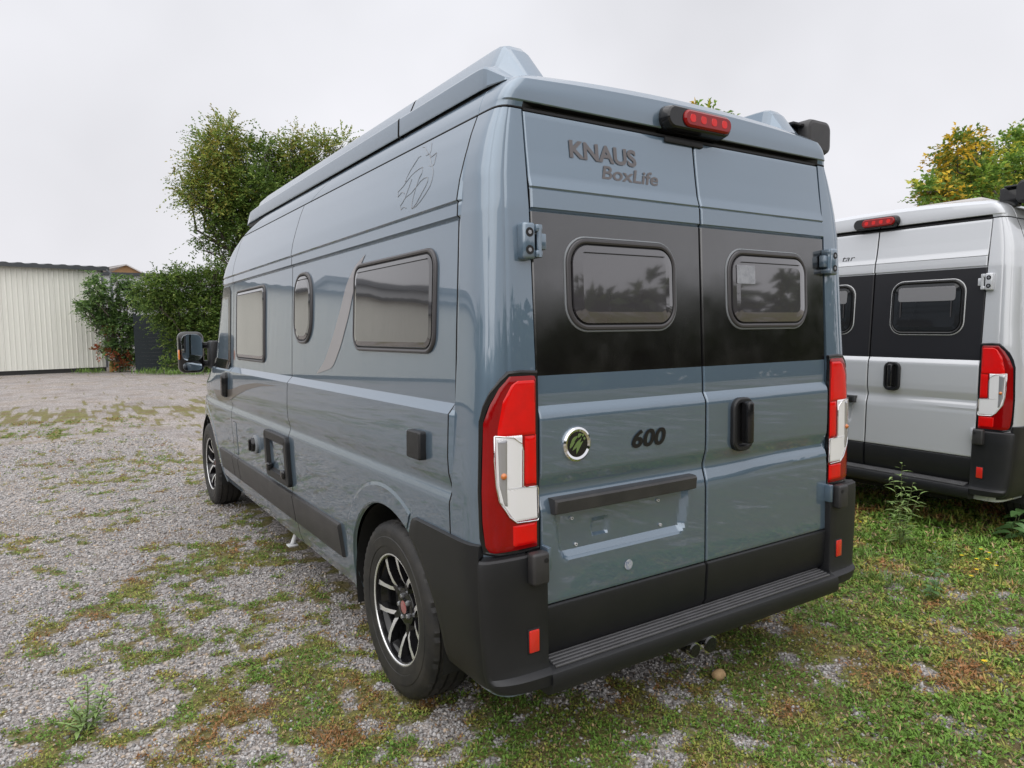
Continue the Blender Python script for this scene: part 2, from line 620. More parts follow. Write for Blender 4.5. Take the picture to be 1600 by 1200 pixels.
def make_shell(van, paint, name, part):
    if part == 'body':
        brk = [.30, .36, .42, .900, .935, .972, .984, 1.035, 1.075, 1.236, 1.27, 1.884, 1.891, 1.900, 1.940, 1.945, 1.9515, 2.0, 2.2345]
        zs = sorted(set(brk) | {round(z, 3) for z in np.arange(.325, 2.23, .022) if min(abs(z - b) for b in brk) > .008})
    else:
        zs = [2.2385, 2.2425, 2.250, 2.258, 2.2605, 2.264, 2.275, 2.29, 2.305, 2.32, 2.335, 2.347, 2.358, 2.366, 2.374, 2.381, 2.386, 2.39, 2.3935, 2.396, 2.398, 2.40]
    rows, seamcol = body_loft(zs, part)
    nc = len(rows[0])
    V, F, FM = [], [], []
    for sg in (-1, 1):
        base = len(V)
        co = np.zeros((len(zs), nc, 3))
        for j, z in enumerate(zs):
            for i, (x, y) in enumerate(rows[j]):
                zz = z
                if part == 'roof':
                    zz = z + .036 * (1 - min(1, (x / .80) ** 2)) * float(sstep(2.262, 2.37, z)) * (1 - .5 * float(sstep(.6, 1.5, y)))
                co[j, i] = (sg * x, y, zz)
        keep = np.ones((len(zs) - 1, nc - 1), bool)
        if part == 'body':
            for (cy, cz, R) in ARCHES:
                mid = (co[:-1, :-1] + co[1:, 1:] + co[:-1, 1:] + co[1:, :-1]) / 4
                inside = (np.hypot(mid[..., 1] - cy, mid[..., 2] - cz) < R) & (np.abs(mid[..., 0]) > .7)
                keep &= ~inside
                # pull the edge of the opening on to the circle
                near = np.zeros((len(zs), nc), bool)
                ins = np.pad(inside, 1)
                cnt = ins[:-1, :-1].astype(int) + ins[1:, :-1] + ins[:-1, 1:] + ins[1:, 1:]
                near = (cnt > 0) & (cnt < 4)
                for j, i in zip(*np.where(near)):
                    d = np.array([co[j, i, 1] - cy, co[j, i, 2] - cz])
                    r = np.hypot(*d)
                    if co[j, i, 2] < .31:
                        continue
                    d *= R / r
                    y, z = cy + d[0], max(cz + d[1], .30)
                    co[j, i] = (sg * bodyx(y, z), y, z)
        V += co.reshape(-1, 3).tolist()
        for j in range(len(zs) - 1):
            for i in range(nc - 1):
                if not keep[j, i]:
                    continue
                a = base + j * nc + i
                f = (a, a + 1, a + nc + 1, a + nc)
                F.append(f if sg > 0 else f[::-1])
                m = 0
                z, y = zs[j], rows[j][i][1]
                if part == 'body' and i in seamcol and not (abs(y - 3.7) < .1 and z < .4):
                    m = 1
                if part == 'roof' and (z < 2.2405 or (i < 13 and z < 2.2585)):
                    m = 1
                if part == 'body' and i >= nc - 27 and 1.23 < z < 1.93:
                    m = 2
                if part == 'body' and i > nc - 36 and z < .60:
                    m = 3
                FM.append(m)
    o = mk(name, V, F, [paint, M['seam'], M['panedark'], M['plastic']], van, FM, True, 24)
    return o


# ------------------------------------------------------------------ wheel
def wheel_meshes():
    out = {}
    g = G()
    n = 120
    prof = [(-.020, .225), (-.082, .222), (-.098, .232), (-.103, .255), (-.1035, .262), (-.106, .263), (-.1085, .285), (-.109, .300), (-.1065, .303), (-.107, .322), (-.104, .337),
            (-.096, .352), (-.088, .359), (-.074, .3635), (-.072, .354), (-.064, .354), (-.062, .365), (-.028, .366), (-.026, .356), (-.017, .356), (-.015, .366), (.015, .366), (.017, .356),
            (.026, .356), (.028, .366), (.062, .365), (.064, .354), (.072, .354), (.074, .3635), (.09, .357), (.104, .337), (.109, .30), (.103, .255), (.09, .225)]
    rows = []
    for x, r in prof:
        row = []
        for k in range(n):
            rr = r
            if .333 < r < .3602 and x < -.08 or (.356 < r and .08 < abs(x)):
                rr = r - (.008 if k % 2 == 0 else 0)
            elif r >= .3635:
                rr = r - (.004 if (k + (1 if x > 0 else 0)) % 3 == 0 else 0)
            a = 2 * pi * (k + (.35 if x > 0 else 0)) / n
            row.append((x, rr * cos(a), rr * sin(a)))
        rows.append(row)
    g.grid(rows, 0, closed=True)
    out['tyre'] = g
    g = G()   # rim barrel, polished lip
    g.lathe_x([(-.092, .2215), (-.0955, .2245), (-.096, .2285), (-.094, .2305)], 72, 1)
    g.lathe_x([(-.094, .2305), (-.090, .2335), (-.086, .234)], 72, 0)
    g.lathe_x([(-.070, .214), (-.088, .2165), (-.092, .2215)], 72, 0)
    g.lathe_x([(-.070, .214), (-.055, .205), (-.02, .198), (.06, .196), (.09, .215)], 72, 0)
    g.lathe_x([(-.050, .005), (-.052, .060), (-.050, .078), (-.036, .084), (.02, .084)], 40, 0)
    g.lathe_x([(.022, .0), (.022, .20)], 40, 0)
    out['rim'] = g
    g = G()   # one Y shaped double spoke, at the top (z), with polished faces
    for sgn in (-1, 1):
        pts_in = [(.098, sgn * .075), (.125, sgn * .19), (.165, sgn * .285), (.2145, sgn * .365)]
        wd = [.0085, .0095, .0090, .0125]
        xs = [-.052, -.066, -.076, -.080]
        face_l, face_r, back_l, back_r = [], [], [], []
        for (r, a), w_, x in zip(pts_in, wd, xs):
            da = w_ / r
            for lst, aa, xx in ((face_l, a - da, x), (face_r, a + da, x), (back_l, a - da * 1.35, x + .034), (back_r, a + da * 1.35, x + .034)):
                lst.append((xx, r * sin(aa), r * cos(aa)))
        g.grid([face_l, face_r], 1)
        g.grid([back_l, face_l], 0)
        g.grid([face_r, back_r], 0)
    # crossbar that closes the Y
    rows = []
    for r, x, w_ in ((.062, -.050, .030), (.085, -.055, .024), (.112, -.060, .016), (.125, -.045, .014)):
        rows.append([(x + (.02 if i_ in (0, 5) else 0), q_ * w_, r) for i_, q_ in enumerate(np.linspace(-1, 1, 6))])
    g.grid(rows, 0)
    out['spoke'] = g
    g = G()
    g.lathe_x([(-.060, .0), (-.061, .020), (-.059, .0275)], 28, 1)
    g.lathe_x([(-.059, .0275), (-.060, .033), (-.050, .036)], 28, 0)
    out['hub_cap'] = g
    g = G()
    g.lathe_x([(-.064, .0), (-.064, .008), (-.058, .011), (-.045, .011)], 6, 0)
    out['bolt'] = g
    g = G()
    g.lathe_x([(.0, .02), (.0, .135), (.012, .135)], 40, 0)
    out['brake_disc'] = g
    return out


WM = None


def add_wheel(van, y, sg):
    global WM
    if WM is None:
        WM = {}
        for k, g in wheel_meshes().items():
            mats = {'tyre': [M['rubber']], 'rim': [M['gloss'], M['alu']], 'spoke': [M['gloss'], M['alu']], 'hub_cap': [M['gloss'], M['hubred']],
                    'bolt': [M['bolt']], 'brake_disc': [M['steel']]}[k]
            o = g.build(k, mats, None, angle=28)
            WM[k] = o.data
            bpy.data.objects.remove(o)
    rim = link_mesh('wheel', WM['rim'], van, (sg * .893, y, .366), (0.3 if y < 2 else 0.75, 0, 0 if sg < 0 else pi))
    link_mesh('tyre', WM['tyre'], rim)
    link_mesh('hub_cap', WM['hub_cap'], rim)
    link_mesh('brake_disc', WM['brake_disc'], rim)
    for k in range(5):
        link_mesh('spoke', WM['spoke'], rim, None, (2 * pi * k / 5, 0, 0))
        a = 2 * pi * (k + .5) / 5
        link_mesh('wheel_bolt', WM['bolt'], rim, (0, .047 * sin(a), .047 * cos(a)))
    return rim


# ------------------------------------------------------------------ text
def text_mesh(name, s, x0, z0, width, height, S, matl, parent, bold=0.0, shear=0.0, h=.0014):
    cu = bpy.data.curves.new(name, 'FONT')
    cu.body = s
    cu.size = 1
    cu.offset = bold
    cu.shear = shear
    cu.resolution_u = 5
    ob = bpy.data.objects.new(name, cu)
    COL.objects.link(ob)
    dg = bpy.context.evaluated_depsgraph_get()
    me = ob.evaluated_get(dg).to_mesh()
    v = np.array([p.co[:] for p in me.vertices])
    f = [tuple(p.vertices) for p in me.polygons]
    ob.evaluated_get(dg).to_mesh_clear()
    bpy.data.objects.remove(ob)
    a, b = v.min(0), v.max(0)
    uv = np.stack([x0 + (v[:, 0] - a[0]) / (b[0] - a[0]) * width, z0 + (v[:, 1] - a[1]) / (b[1] - a[1]) * height], 1)
    return mk(name, [S(p[0], p[1], h) for p in uv], f, matl, parent, None, False)


# ------------------------------------------------------------------ rear door
DOORZ = [(.590, .014), (.890, .014), (.915, .017), (.966, .032), (.984, .032), (1.035, .017), (1.08, .015), (1.222, .015), (1.238, .019), (1.264, .033), (1.30, .033),
         (1.902, .057), (1.907, .062), (1.915, .050), (1.974, .0535), (1.978, .058), (1.984, .0545), (2.02, .066), (2.10, .078), (2.232, .094)]


def door_y(x, z, side, film_lo):
    y = float(ip(z, DOORZ))
    if side < 0:   # number plate recess
        cx, cz, hw, hh, r = -.42, .835, .335 - .03 * (0.95 - z) / .2, .105, .035
        qx, qz = abs(x - cx) - hw + r, abs(z - cz) - hh + r
        d = math.hypot(max(qx, 0), max(qz, 0)) + min(max(qx, qz), 0) - r
        y += .024 * float(1 - sstep(-.028, 0.0, d))
        qx, qz = abs(x + .525) - .038 + .012, abs(z - .817) - .03 + .012
        d = math.hypot(max(qx, 0), max(qz, 0)) + min(max(qx, qz), 0) - .012
        y += .012 * float(1 - sstep(-.010, 0.004, d))
    else:          # the pressed bow that runs up to the outer edge on the right door
        y -= .006 * float(sstep(.913, .93, z) * (1 - sstep(.95, .985, z))) * float(sstep(.05, .6, x))
    return y


def make_door(van, side, cfg):
    e = .0045
    x0, x1 = (-.797, -.004) if side < 0 else (.004, .797)
    xs = [x0, x0 + .002, x0 + .006] + list(np.linspace(x0 + .014, x1 - .014, 84)) + [x1 - .006, x1 - .002, x1]
    lo, hi = cfg['film']
    brk = [z for z, _ in DOORZ] + [lo, hi, .593, .598, 2.224, 2.229]
    zs = sorted(set(round(b, 4) for b in brk) | {round(z, 4) for z in np.arange(.605, 2.22, .0095) if min(abs(z - b) for b in brk) > .005})
    V, F, FM = [], [], []
    nx = len(xs)
    for z in zs:
        for x in xs:
            d = min(x - x0, x1 - x, z - zs[0], zs[-1] - z)
            y = door_y(x, z, side, lo) + (.007 * (1 - min(d / .006, 1)) ** 2)
            V.append((x, y, z))
    for j in range(len(zs) - 1):
        for i in range(nx - 1):
            a = j * nx + i
            F.append((a, a + 1, a + nx + 1, a + nx))
            FM.append(1 if lo - 1e-4 <= zs[j] and zs[j + 1] <= hi + 1e-4 else 0)
    # returned edges so that the door has thickness
    def ring(idx):
        b = len(V)
        for k in idx:
            V.append((V[k][0], V[k][1] + .05, V[k][2]))
        for k in range(len(idx) - 1):
            F.append((idx[k], idx[k + 1], b + k + 1, b + k))
            FM.append(2)
    ring([j * nx for j in range(len(zs))])
    ring([j * nx + nx - 1 for j in range(len(zs))])
    ring(list(range(nx)))
    ring([(len(zs) - 1) * nx + i for i in range(nx)])
    door = mk('rear_door', V, F, [cfg['paint'], cfg['filmmat'], M['seam']], van, FM, True, 22)
    door['label'] = cfg['doorlabel'][0 if side < 0 else 1]
    # lower plastic cladding
    g = G()
    rows = []
    for z, y in ((.408, .045), (.412, .030), (.440, .016), (.575, .008), (.583, .010), (.588, .018), (.588, .035)):
        rows.append([(x, y + (.012 if x in (x0, x1) else 0), z) for x in (x0, x0 + .004, (x0 + x1) / 2, x1 - .004, x1)])
    g.grid(rows)
    g.build('lower_cladding', [M['plastic']], door)
    # window
    u0, u1 = (-.668, -.140) if side < 0 else (.140, .668)
    if cfg['pop'] is False:
        u0, u1, v0, v1 = (-.676, -.146, 1.436, 1.836) if side < 0 else (.146, .676, 1.436, 1.836)
    else:
        v0, v1 = 1.506, 1.832

    def S(x, z, h):
        return (x, float(ip(z, [(1.264, .034), (1.90, .057)])) - h, z)
    loop = rrect(u0, u1, v0, v1, .095, 9)
    g = G()
    pad_into(g, loop, S, [(-.003, -.004, 0), (0, .004, 0), (.003, .006, 0), (.006, .004, 0), (.0065, .008, 1), (.010, .012, 1), (.017, .013, 1), (.023, .010, 1), (.0245, .004, 2), (.029, .004, 2)], cap=False)
    g.build('window_frame', [cfg['wtrim'], cfg['wframe'], M['seam']], door)
    if cfg['pop']:
        pad('window_pane', rrect(u0 + .029, u1 - .029, v0 + .029, v1 - .029, .067, 9), S,
            [(0, .006, 0), (.0015, .013, 0), (.02, .0165, 0), (.04, .0195, 0)], [M['panerear']], door)
        # handle side details: latch line across the top of the pane
        g = G()
        g.tube([S(u0 + .075, v1 - .055, .020), S(u1 - .075, v1 - .055, .020)], .0014, 6)
        g.build('pane_seal', [M['seam']], door)
        if side > 0:
            pad('paper_note', rrect(.188, .300, 1.690, 1.765, .004, 3), S, [(0, .0190, 0), (.0005, .0202, 0)], [M['paper']], door)
    else:
        pad('window_pane', rrect(u0 + .029, u1 - .029, v0 + .029, v1 - .029, .067, 9), S,
            [(0, .006, 0), (.0015, .013, 0), (.03, .017, 0)], [M['panedark']], door)
        pad('blind', rrect(u0 + .062, u1 - .062, v1 - .155, v1 - .052, .02, 5), S, [(0, .0185, 0), (.001, .0192, 0)], [M['blind']], door)
        g = G()
        for xx in (u0 + .085, u1 - .085):
            g.box(xx - .004, xx + .004, .0235, .0245, v1 - .27, v1 - .155)
        g.build('blind_rail', [M['frame']], door)
    # hinges: upper on the pillar, lower on the bumper
    sx = -1 if side < 0 else 1
    g = G()
    a, b = sorted((sx * .804, sx * .852))
    g.box(a, b, .016, .060, 1.742, 1.860, 0, .010, 3)
    a, b = sorted((sx * .780, sx * .806))
    g.box(a, b, .012, .055, 1.748, 1.772, 0, .005)
    g.box(a, b, .012, .055, 1.830, 1.855, 0, .005)
    g.tube([(sx * .790, .020, 1.750), (sx * .790, .020, 1.852)], .0095, 10)
    a, b = sorted((sx * .758, sx * .792))
    g.box(a, b, .022, .050, 1.775, 1.828, 0, .005)
    for zz in (1.772, 1.828):
        g.tube([(sx * .829, .0148, zz), (sx * .829, .02, zz)], .0150, 16, 1)
        g.tube([(sx * .829, .0138, zz), (sx * .829, .016, zz)], .0070, 6, 2)
    g.build('hinge', [cfg['paint'], M['seam'], M['bolt']], door)
    g = G()
    a, b = sorted((sx * .806, sx * .872))
    g.box(a, b, -.048, -.006, .690, .797, 0, .011, 3)
    g.tube([(sx * .822, -.0495, .771), (sx * .822, -.04, .771)], .0085, 12, 1)
    a, b = sorted((sx * .780, sx * .797))
    g.box(a, b, -.02, .02, .72, .80, 2, .004)
    g.build('hinge_cover', [M['plasticg'], M['seam'], cfg['paint']], door)
    if side > 0:   # grip handle
        def S2(x, z, h):
            return (x, .014 - h, z)
        g = G()
        loop = rrect(.138, .262, 1.015, 1.232, .045, 8)
        pad_into(g, loop, S2, [(0, -.004, 0), (0, .012, 0), (.006, .018, 0), (.018, .018, 0), (.024, .006, 0), (.030, .003, 0)], 1)
        g.build('handle_bezel', [M['plastic'], M['seam']], door)
        g = G()
        g.box(.186, .220, -.040, .006, 1.048, 1.218, 0, .010, 3)
        g.build('handle', [M['gloss']], door)
    else:
        g = G()    # bar over the number plate
        rows = []
        for z, y in ((.902, .03), (.900, -.006), (.904, -.013), (.944, -.017), (.951, -.012), (.953, .0), (.953, .03)):
            rows.append([(-.758, .03, z), (-.757, y + .006 if y < .02 else y, z), (-.752, y, z), (-.42, y - .002, z), (-.088, y, z), (-.083, y + .006 if y < .02 else y, z), (-.082, .03, z)])
        g.grid(rows)
        g.build('plate_light_bar', [M['plasticg']], door, angle=30)
        for x, z in ((-.655, .866), (-.637, .771), (-.244, .869), (-.231, .773)):
            g = G()
            g.tube([(x, .0375, z), (x, .030, z)], .0055, 12, 0)
            g.tube([(x, .0375, z), (x, .0292, z)], .0025, 8, 1)
            g.build('screw', [M['white'], M['seam']], door)
    return door


# ------------------------------------------------------------------ tail lamp
def add_lamp(van, sx):
    def S(s, z, h):
        a = corner(s, z, h)
        return (sx * a[0], a[1], a[2])
    out = [(-.02, .792), (.20, .786), (.42, .789), (.54, .800), (.565, .85), (.58, 1.10), (.59, 1.225), (.56, 1.275), (.505, 1.32), (.42, 1.358), (.34, 1.381), (.20, 1.384), (-.02, 1.380)]
    loop = dense(out, .03)
    g = G()
    pad_into(g, loop, S, [(-.004, -.003, 0), (-.003, .010, 0), (.004, .013, 0), (.008, .012, 0)], 0, False)
    base = g.build('tail_lamp', [M['gloss']], van)

    def lens(name, pts, m, h0, h1, st=.022, soft=.010):
        return pad(name, dense(pts, st), S, [(0, h0, 0), (.002, h1 - .002, 0), (soft, h1, 0)], [m], base, 0, False, angle=50)

    # each lens as a strip grid so that it follows the corner
    def strip(name, fs, z0, z1, m, h, nz=26, ns=14, edge=.004, rib=0.0):
        g = G()
        rows = []
        for k in range(nz + 1):
            z = z0 + (z1 - z0) * k / nz
            a, b = fs(z)
            row = []
            for i in range(ns + 1):
                t = i / ns
                hh = h - (edge if i in (0, ns) or k in (0, nz) else 0) + rib * (1 if i % 2 else 0)
                row.append(S(a + (b - a) * t, z, hh))
            rows.append(row)
        g.grid(rows)
        return g.build(name, [m], base, angle=55)
    outer = lambda z: float(np.interp(z, [.80, .82, .90, 1.22, 1.28, 1.33, 1.368], [.48, .52, .54, .55, .50, .43, .33]))
    strip('dark_red_lens', lambda z: (.02, outer(z)), .800, 1.368, M['red'], .015, 46, 18)
    strip('red_lens', lambda z: (.04, float(np.interp(z, [1.165, 1.20, 1.29, 1.34, 1.355], [.44, .44, .40, .32, .24]))), 1.175, 1.355, M['redb'], .018)
    strip('red_lens', lambda z: (.03, .165), 1.012, 1.175, M['redb'], .018, 14, 6)
    strip('lower_red_lens', lambda z: (.03, .29), .812, .884, M['redb'], .018, 10, 10)
    strip('clear_lens', lambda z: (float(np.interp(z, [.890, 1.004, 1.006, 1.165], [.022, .022, .185, .185])), float(np.interp(z, [.890, .915, .965, 1.02, 1.18], [.25, .31, .40, .43, .455]))),
          .895, 1.178, M['clear'], .018, 60, 22, .004, .0016)
    strip('lamp_bowl', lambda z: (float(np.interp(z, [.94, 1.165], [.335, .345])), float(np.interp(z, [.94, .965, 1.02, 1.18], [.35, .375, .41, .44]))), .95, 1.17, M['bowl'], .0215, 30, 6)
    # the chrome rim of the clear lens and the bulb behind it
    g = G()
    rim = [(.455, 1.180), (.29, 1.172), (.20, 1.150), (.182, 1.125), (.182, 1.012), (.15, 1.006), (.03, 1.004), (.020, .995), (.020, .896), (.03, .890), (.25, .893), (.32, .915), (.41, .970), (.435, 1.02), (.455, 1.10), (.46, 1.18)]
    g.tube([S(s, z, .0195) for s, z in dense(rim, .05)] + [S(*rim[0], .0195)], .0022, 6)
    g.build('lens_rim', [M['chrome']], base)
    g = G()
    bmx = bmesh.new()
    bmesh.ops.create_uvsphere(bmx, u_segments=12, v_segments=8, radius=.011)
    c = S(.375, 1.050, .021)
    bmx.verts.index_update()
    g.add([(v.co.x + c[0], v.co.y + c[1], v.co.z + c[2]) for v in bmx.verts], [[v.index for v in f.verts] for f in bmx.faces])
    bmx.free()
    g.build('bulb', [M['amber']], base)
    return base


# ------------------------------------------------------------------ bumper
def add_bumper(van):
    bp = None
    for sx in (-1, 1):
        g = G()
        rows = []
        zs = [.345, .35, .365, .382, .390, .396, .42, .55, .70, .765, .778, .784, .786]
        for z in zs:
            ins = 0.0
            yb = float(np.interp(z, [.35, .384, .397, .43, .75, .786], [-.045, -.047, -.020, -.013, -.014, -.008]))
            xo = 1.037 - float(np.interp(z, [.345, .36, .45, .76, .786], [.05, .03, .010, 0, .006]))
            if z > .78:
                ins = .006
            row = [(.788, .06), (.788, yb + .012), (.791, yb + .003)]
            for k in range(15):
                t = k / 14 * pi / 2
                n = 2.6
                x = .80 + (xo - ins - .80) * max(sin(t), 0) ** (2 / n)
                y = yb + ins + (.030 - yb) * (1 - max(cos(t), 0) ** (2 / n))
                row.append((x, y))
            row.append((xo - ins, .030))
            rows.append([(sx * a, b, z) for a, b in row])
        # top returns inward
        rows.append([(sx * (abs(p[0]) - .05 if abs(p[0]) > .85 else abs(p[0])), p[1] + .05, .786) for p in rows[-1]])
        g.grid(rows)
        c = g.build('bumper_corner', [M['plastic']], van, angle=30)
        bx = sorted((sx * .832, sx * .872))
        g = G()
        g.box(bx[0] - .005, bx[1] + .005, -.0165, -.008, .455, .540, 1, .003)
        g.box(bx[0], bx[1], -.0205, -.012, .460, .535, 0, .004)
        g.build('reflector', [M['reflector'], M['plastic']], c)
        # quarter panel cladding between wheel and corner
        g = G()
        zz = [.318] + list(np.linspace(.324, .815, 31)) + [.822, .826]
        rows = []
        for i, z in enumerate(zz):
            if z < .742:
                yb_ = .815 - sqrt(max(.446 ** 2 - (z - .365) ** 2, 0)) if z > .365 else .369
            else:
                yb_ = float(np.interp(z, [.742, .80, .815, .826], [.575, .545, .53, .50]))
            row = []
            for t in np.linspace(0, 1, 16):
                y = .030 + (yb_ - .030) * t
                h = .014
                if t in (0, 1) or i in (0, len(zz) - 1):
                    h = .006
                row.append((sx * (bodyx(y, z) + h), y, z))
            row = [(sx * (bodyx(.030, z) - .01), .030, z)] + row + [(sx * (bodyx(yb_, z) - .02), yb_, z)]
            rows.append(row)
        rows.append([(sx * (abs(p[0]) - .02), p[1], p[2]) for p in rows[-1]])
        g.grid(rows)
        g.build('wheel_cladding', [M['plastic']], van)
    g = G()
    X = .802
    prof = [(.30, .05), (.30, -.020), (.312, -.044), (.330, -.052), (.368, -.052), (.381, -.047), (.388, -.036), (.405, .055), (.405, .075)]
    rows = [[(x, y, z) for x in np.linspace(-X, X, 9)] for z, y in prof]
    g.grid(rows)
    for s_ in (-X, X):
        g.add([(s_, y, z) for z, y in prof], [tuple(range(len(prof)))])
    st = g.build('rear_step', [M['plastic']], van)
    g = G()
    for k in range(5):
        y = -.027 + k * .0155
        z = .388 + (y + .036) * .187
        g.box(-.775, .765, y - .0053, y + .0053, z - .001, z + .0075, 0, .002, 1)
    g.build('tread_ribs', [M['tread']], st)
    return st


def ring_strip(g, cy, cz, R0, R1, h0, h1, sg, a0, a1, m=0, n=40):
    rows = [[], []]
    for k in range(n + 1):
        a = radians(a0 + (a1 - a0) * k / n)
        for j, (R, h) in enumerate(((R0, h0), (R1, h1))):
            y, z = cy + R * cos(a), cz + R * sin(a)
            rows[j].append((sg * (bodyx(y, z) + h), y, z))
    g.grid(rows, m)


# ------------------------------------------------------------------ whole van
def make_van(cfg):
    van = empty('camper_van', cfg['label'], 'camper van', cfg['loc'], cfg['rot'], 'camper vans on the gravel yard')
    paint = cfg['paint']
    make_shell(van, paint, 'body', 'body')
    make_shell(van, paint, 'roof', 'roof')
    # dark lining, floor and wheel wells
    g = G()
    g.box(-.90, .90, .10, 5.3, .30, .42, 0)
    g.box(-.55, .55, .2, 5.2, .22, .31, 0)
    g.box(-.79, .79, .150, .17, .42, 2.20, 0)
    for cy, cz, R in ARCHES:
        for sg in (-1, 1):
            rows = [[], []]
            for k in range(25):
                a = radians(-15 + 210 * k / 24)
                for j, x in enumerate((.985, .62)):
                    rows[j].append((sg * x, cy + (R - .004 + .02 * (j)) * cos(a), cz + (R - .004 + .02 * j) * sin(a)))
            g.grid(rows)
            g.add([rows[1][k] for k in range(25)], [tuple(range(25))])
        g.tube([(-.8, cy, .36), (.8, cy, .36)], .05, 10)
    g.build('underbody', [M['under']], van)
    for sg in (-1, 1):
        for (cy, cz, R) in ARCHES:
            g = G()
            a1_ = 119 if cy < 2 else 188
            ring_strip(g, cy, cz, R - .004, R + .005, -.012, .003, sg, -8, a1_)
            ring_strip(g, cy, cz, R + .005, R + .075, .003, .0045, sg, -8, a1_)
            ring_strip(g, cy, cz, R + .075, R + .092, .0045, -.001, sg, -8, a1_)
            g.build('wheel_arch', [paint], van)
    for y in (.800, 4.82):
        for sg in (-1, 1):
            add_wheel(van, y, sg)
    make_door(van, -1, cfg)
    make_door(van, 1, cfg)
    add_lamp(van, -1)
    add_lamp(van, 1)
    add_bumper(van)
    # rub strips
    for sg in (-1, 1):
        for a, b in ((1.375, 2.138), (2.146, 3.535), (3.543, 3.725), (3.733, 4.20)):
            g = G()
            rows = []
            for z, h in ((.432, -.004), (.434, .012), (.440, .017), (.585, .019), (.597, .014), (.603, .0), (.603, -.004)):
                ys = [a, a + .003] + list(np.linspace(a + .01, b - .01, 8)) + [b - .003, b]
                rows.append([(sg * (bodyx(y, z) + (h if y not in (a, b) else min(h, 0))), y, z) for y in ys])
            g.grid(rows)
            g.build('rub_strip', [M['plasticg'] if cfg['pop'] else M['plastic']], van)
        # cab door window
        lp = [(3.80, 1.25), (4.70, 1.25), (4.70, 1.30), (4.34, 1.74), (4.24, 1.84), (4.16, 1.875), (3.84, 1.875), (3.80, 1.84)]
        g = G()
        pad_into(g, dense(lp, .05), Sside(sg), [(0, -.004, 0), (.0, .004, 0), (.070, .005, 0), (.072, .002, 0)], 1, False)
        g.build('cab_window', [M['gloss'], M['panedark']], van)
        pad('door_handle', rrect(3.775, 3.865, 1.035, 1.225, .042, 7), Sside(sg), [(0, -.004, 0), (0, .018, 0), (.010, .036, 0), (.022, .042, 0)], [M['gloss']], van)
        # door mirror
        ox = lambda x: sg * x
        g = G()
        g.box(*sorted((ox(1.008), ox(1.214))), 4.755, 4.90, 1.182, 1.540, 0, .054, 5)
        mir = g.build('mirror', [M['gloss']], van)
        pad('mirror_glass', rrect(1.027, 1.194, 1.288, 1.518, .058, 7), lambda u, v, h: (sg * u, 4.7535 - h, v), [(0, -.001, 0), (.001, .001, 0)], [M['mirror']], mir)
        pad('mirror_glass', rrect(1.036, 1.186, 1.206, 1.274, .030, 7), lambda u, v, h: (sg * u, 4.7535 - h, v), [(0, -.001, 0), (.001, .001, 0)], [M['mirror']], mir)
        g = G()
        g.box(*sorted((ox(1.206), ox(1.219))), 4.765, 4.80, 1.30, 1.385, 0, .005)
        g.build('indicator', [M['orange']], mir)
        g = G()
        for zz in (1.26, 1.42):
            g.tube([(ox(1.02), 4.83, zz), (ox(.90), 4.74, zz)], .028, 8)
        g.box(*sorted((ox(.90), ox(.985))), 4.60, 4.80, 1.215, 1.46, 0, .02)
        g.build('mirror_arm', [M['plastic']], mir)
        g = G()
        g.box(*sorted((ox(.50), ox(.84))), 5.44, 5.62, .80, 1.0, 0, .06, 3)
        g.build('headlight', [M['clear']], van)
    # third brake light
    g = G()
    z0, z1 = 2.258, 2.338
    lp = rrect(-.186, .160, z0, z1, .039, 9)

    def SB(u, v, h):
        return (u, .095 - h, v)
    pad_into(g, lp, SB, [(-.010, -.03, 0), (-.006, .02, 0), (0, .048, 0), (.006, .055, 0)], 0)
    bl = g.build('brake_light', [M['gloss']], van)
    g = G()
    pad_into(g, rrect(-.112, .150, z0 + .008, z1 - .008, .031, 9), SB, [(0, .05, 0), (.001, .060, 0), (.008, .066, 0)], 0)
    g.build('red_lens', [M['red']], bl)
    for k in range(4):
        xx = -.070 + k * .058
        pad('led', rrect(xx - .016, xx + .016, z0 + .024, z1 - .024, .012, 5), SB, [(0, .064, 0), (.002, .0672, 0)], [M['redb']], bl)
    # drip edge over the doors
    g = G()
    g.box(-.795, .795, .1, .13, 2.2335, 2.245, 0, .002, 1)
    g.build('roof_seal', [M['seam']], van)
    # awning on the right
    g = G()
    pr = rrect(.880, 1.062, 2.330, 2.487, .045, 6)
    ysq = (.195, .200, .215, 3.7, 3.715)
    ins = (.02, .006, 0, 0, .01)
    nr = inward(pr)
    rows = [[(p[0], y, p[1]) for p in pr + nr * i_] for y, i_ in zip(ysq, ins)]
    g.grid(rows, 0, closed=True)
    g.add(rows[0], [tuple(range(len(pr)))])
    g.add(rows[-1], [tuple(range(len(pr)))])
    g.box(.76, .885, .25, .30, 2.32, 2.455, 1, .01)
    g.box(.80, .885, .22, 3.6, 2.448, 2.462, 1, .003)
    g.box(.76, .885, 3.2, 3.25, 2.32, 2.455, 1, .01)
    g.build('awning', [M['plasticg'] if cfg['pop'] else M['plastic'], M['gloss']], van)
    return van


def side_window(van, sg, y0, y1, z0, z1, r, pane):
    S = Sside(sg)
    g = G()
    pad_into(g, dense(rrect(y0, y1, z0, z1, r, 8), .06), S, [(0, -.004, 0), (0, .005, 0), (.003, .010, 0), (.008, .012, 0), (.015, .010, 0), (.017, .005, 1), (.021, .005, 1)], cap=False)
    w = g.build('side_window', [M['frame'], M['seam']], van)
    pad('pane', dense(rrect(y0 + .022, y1 - .022, z0 + .022, z1 - .022, max(r - .022, .02), 8), .06), S, [(0, .004, 0), (.001, .010, 0), (.02, .0125, 0)], [pane], w)
    g = G()
    g.tube([S(y0 + .06, z1 - .040, .014), S(y1 - .06, z1 - .040, .014)], .0016, 6)
    g.build('pane_seal', [M['seam']], w)
    return w


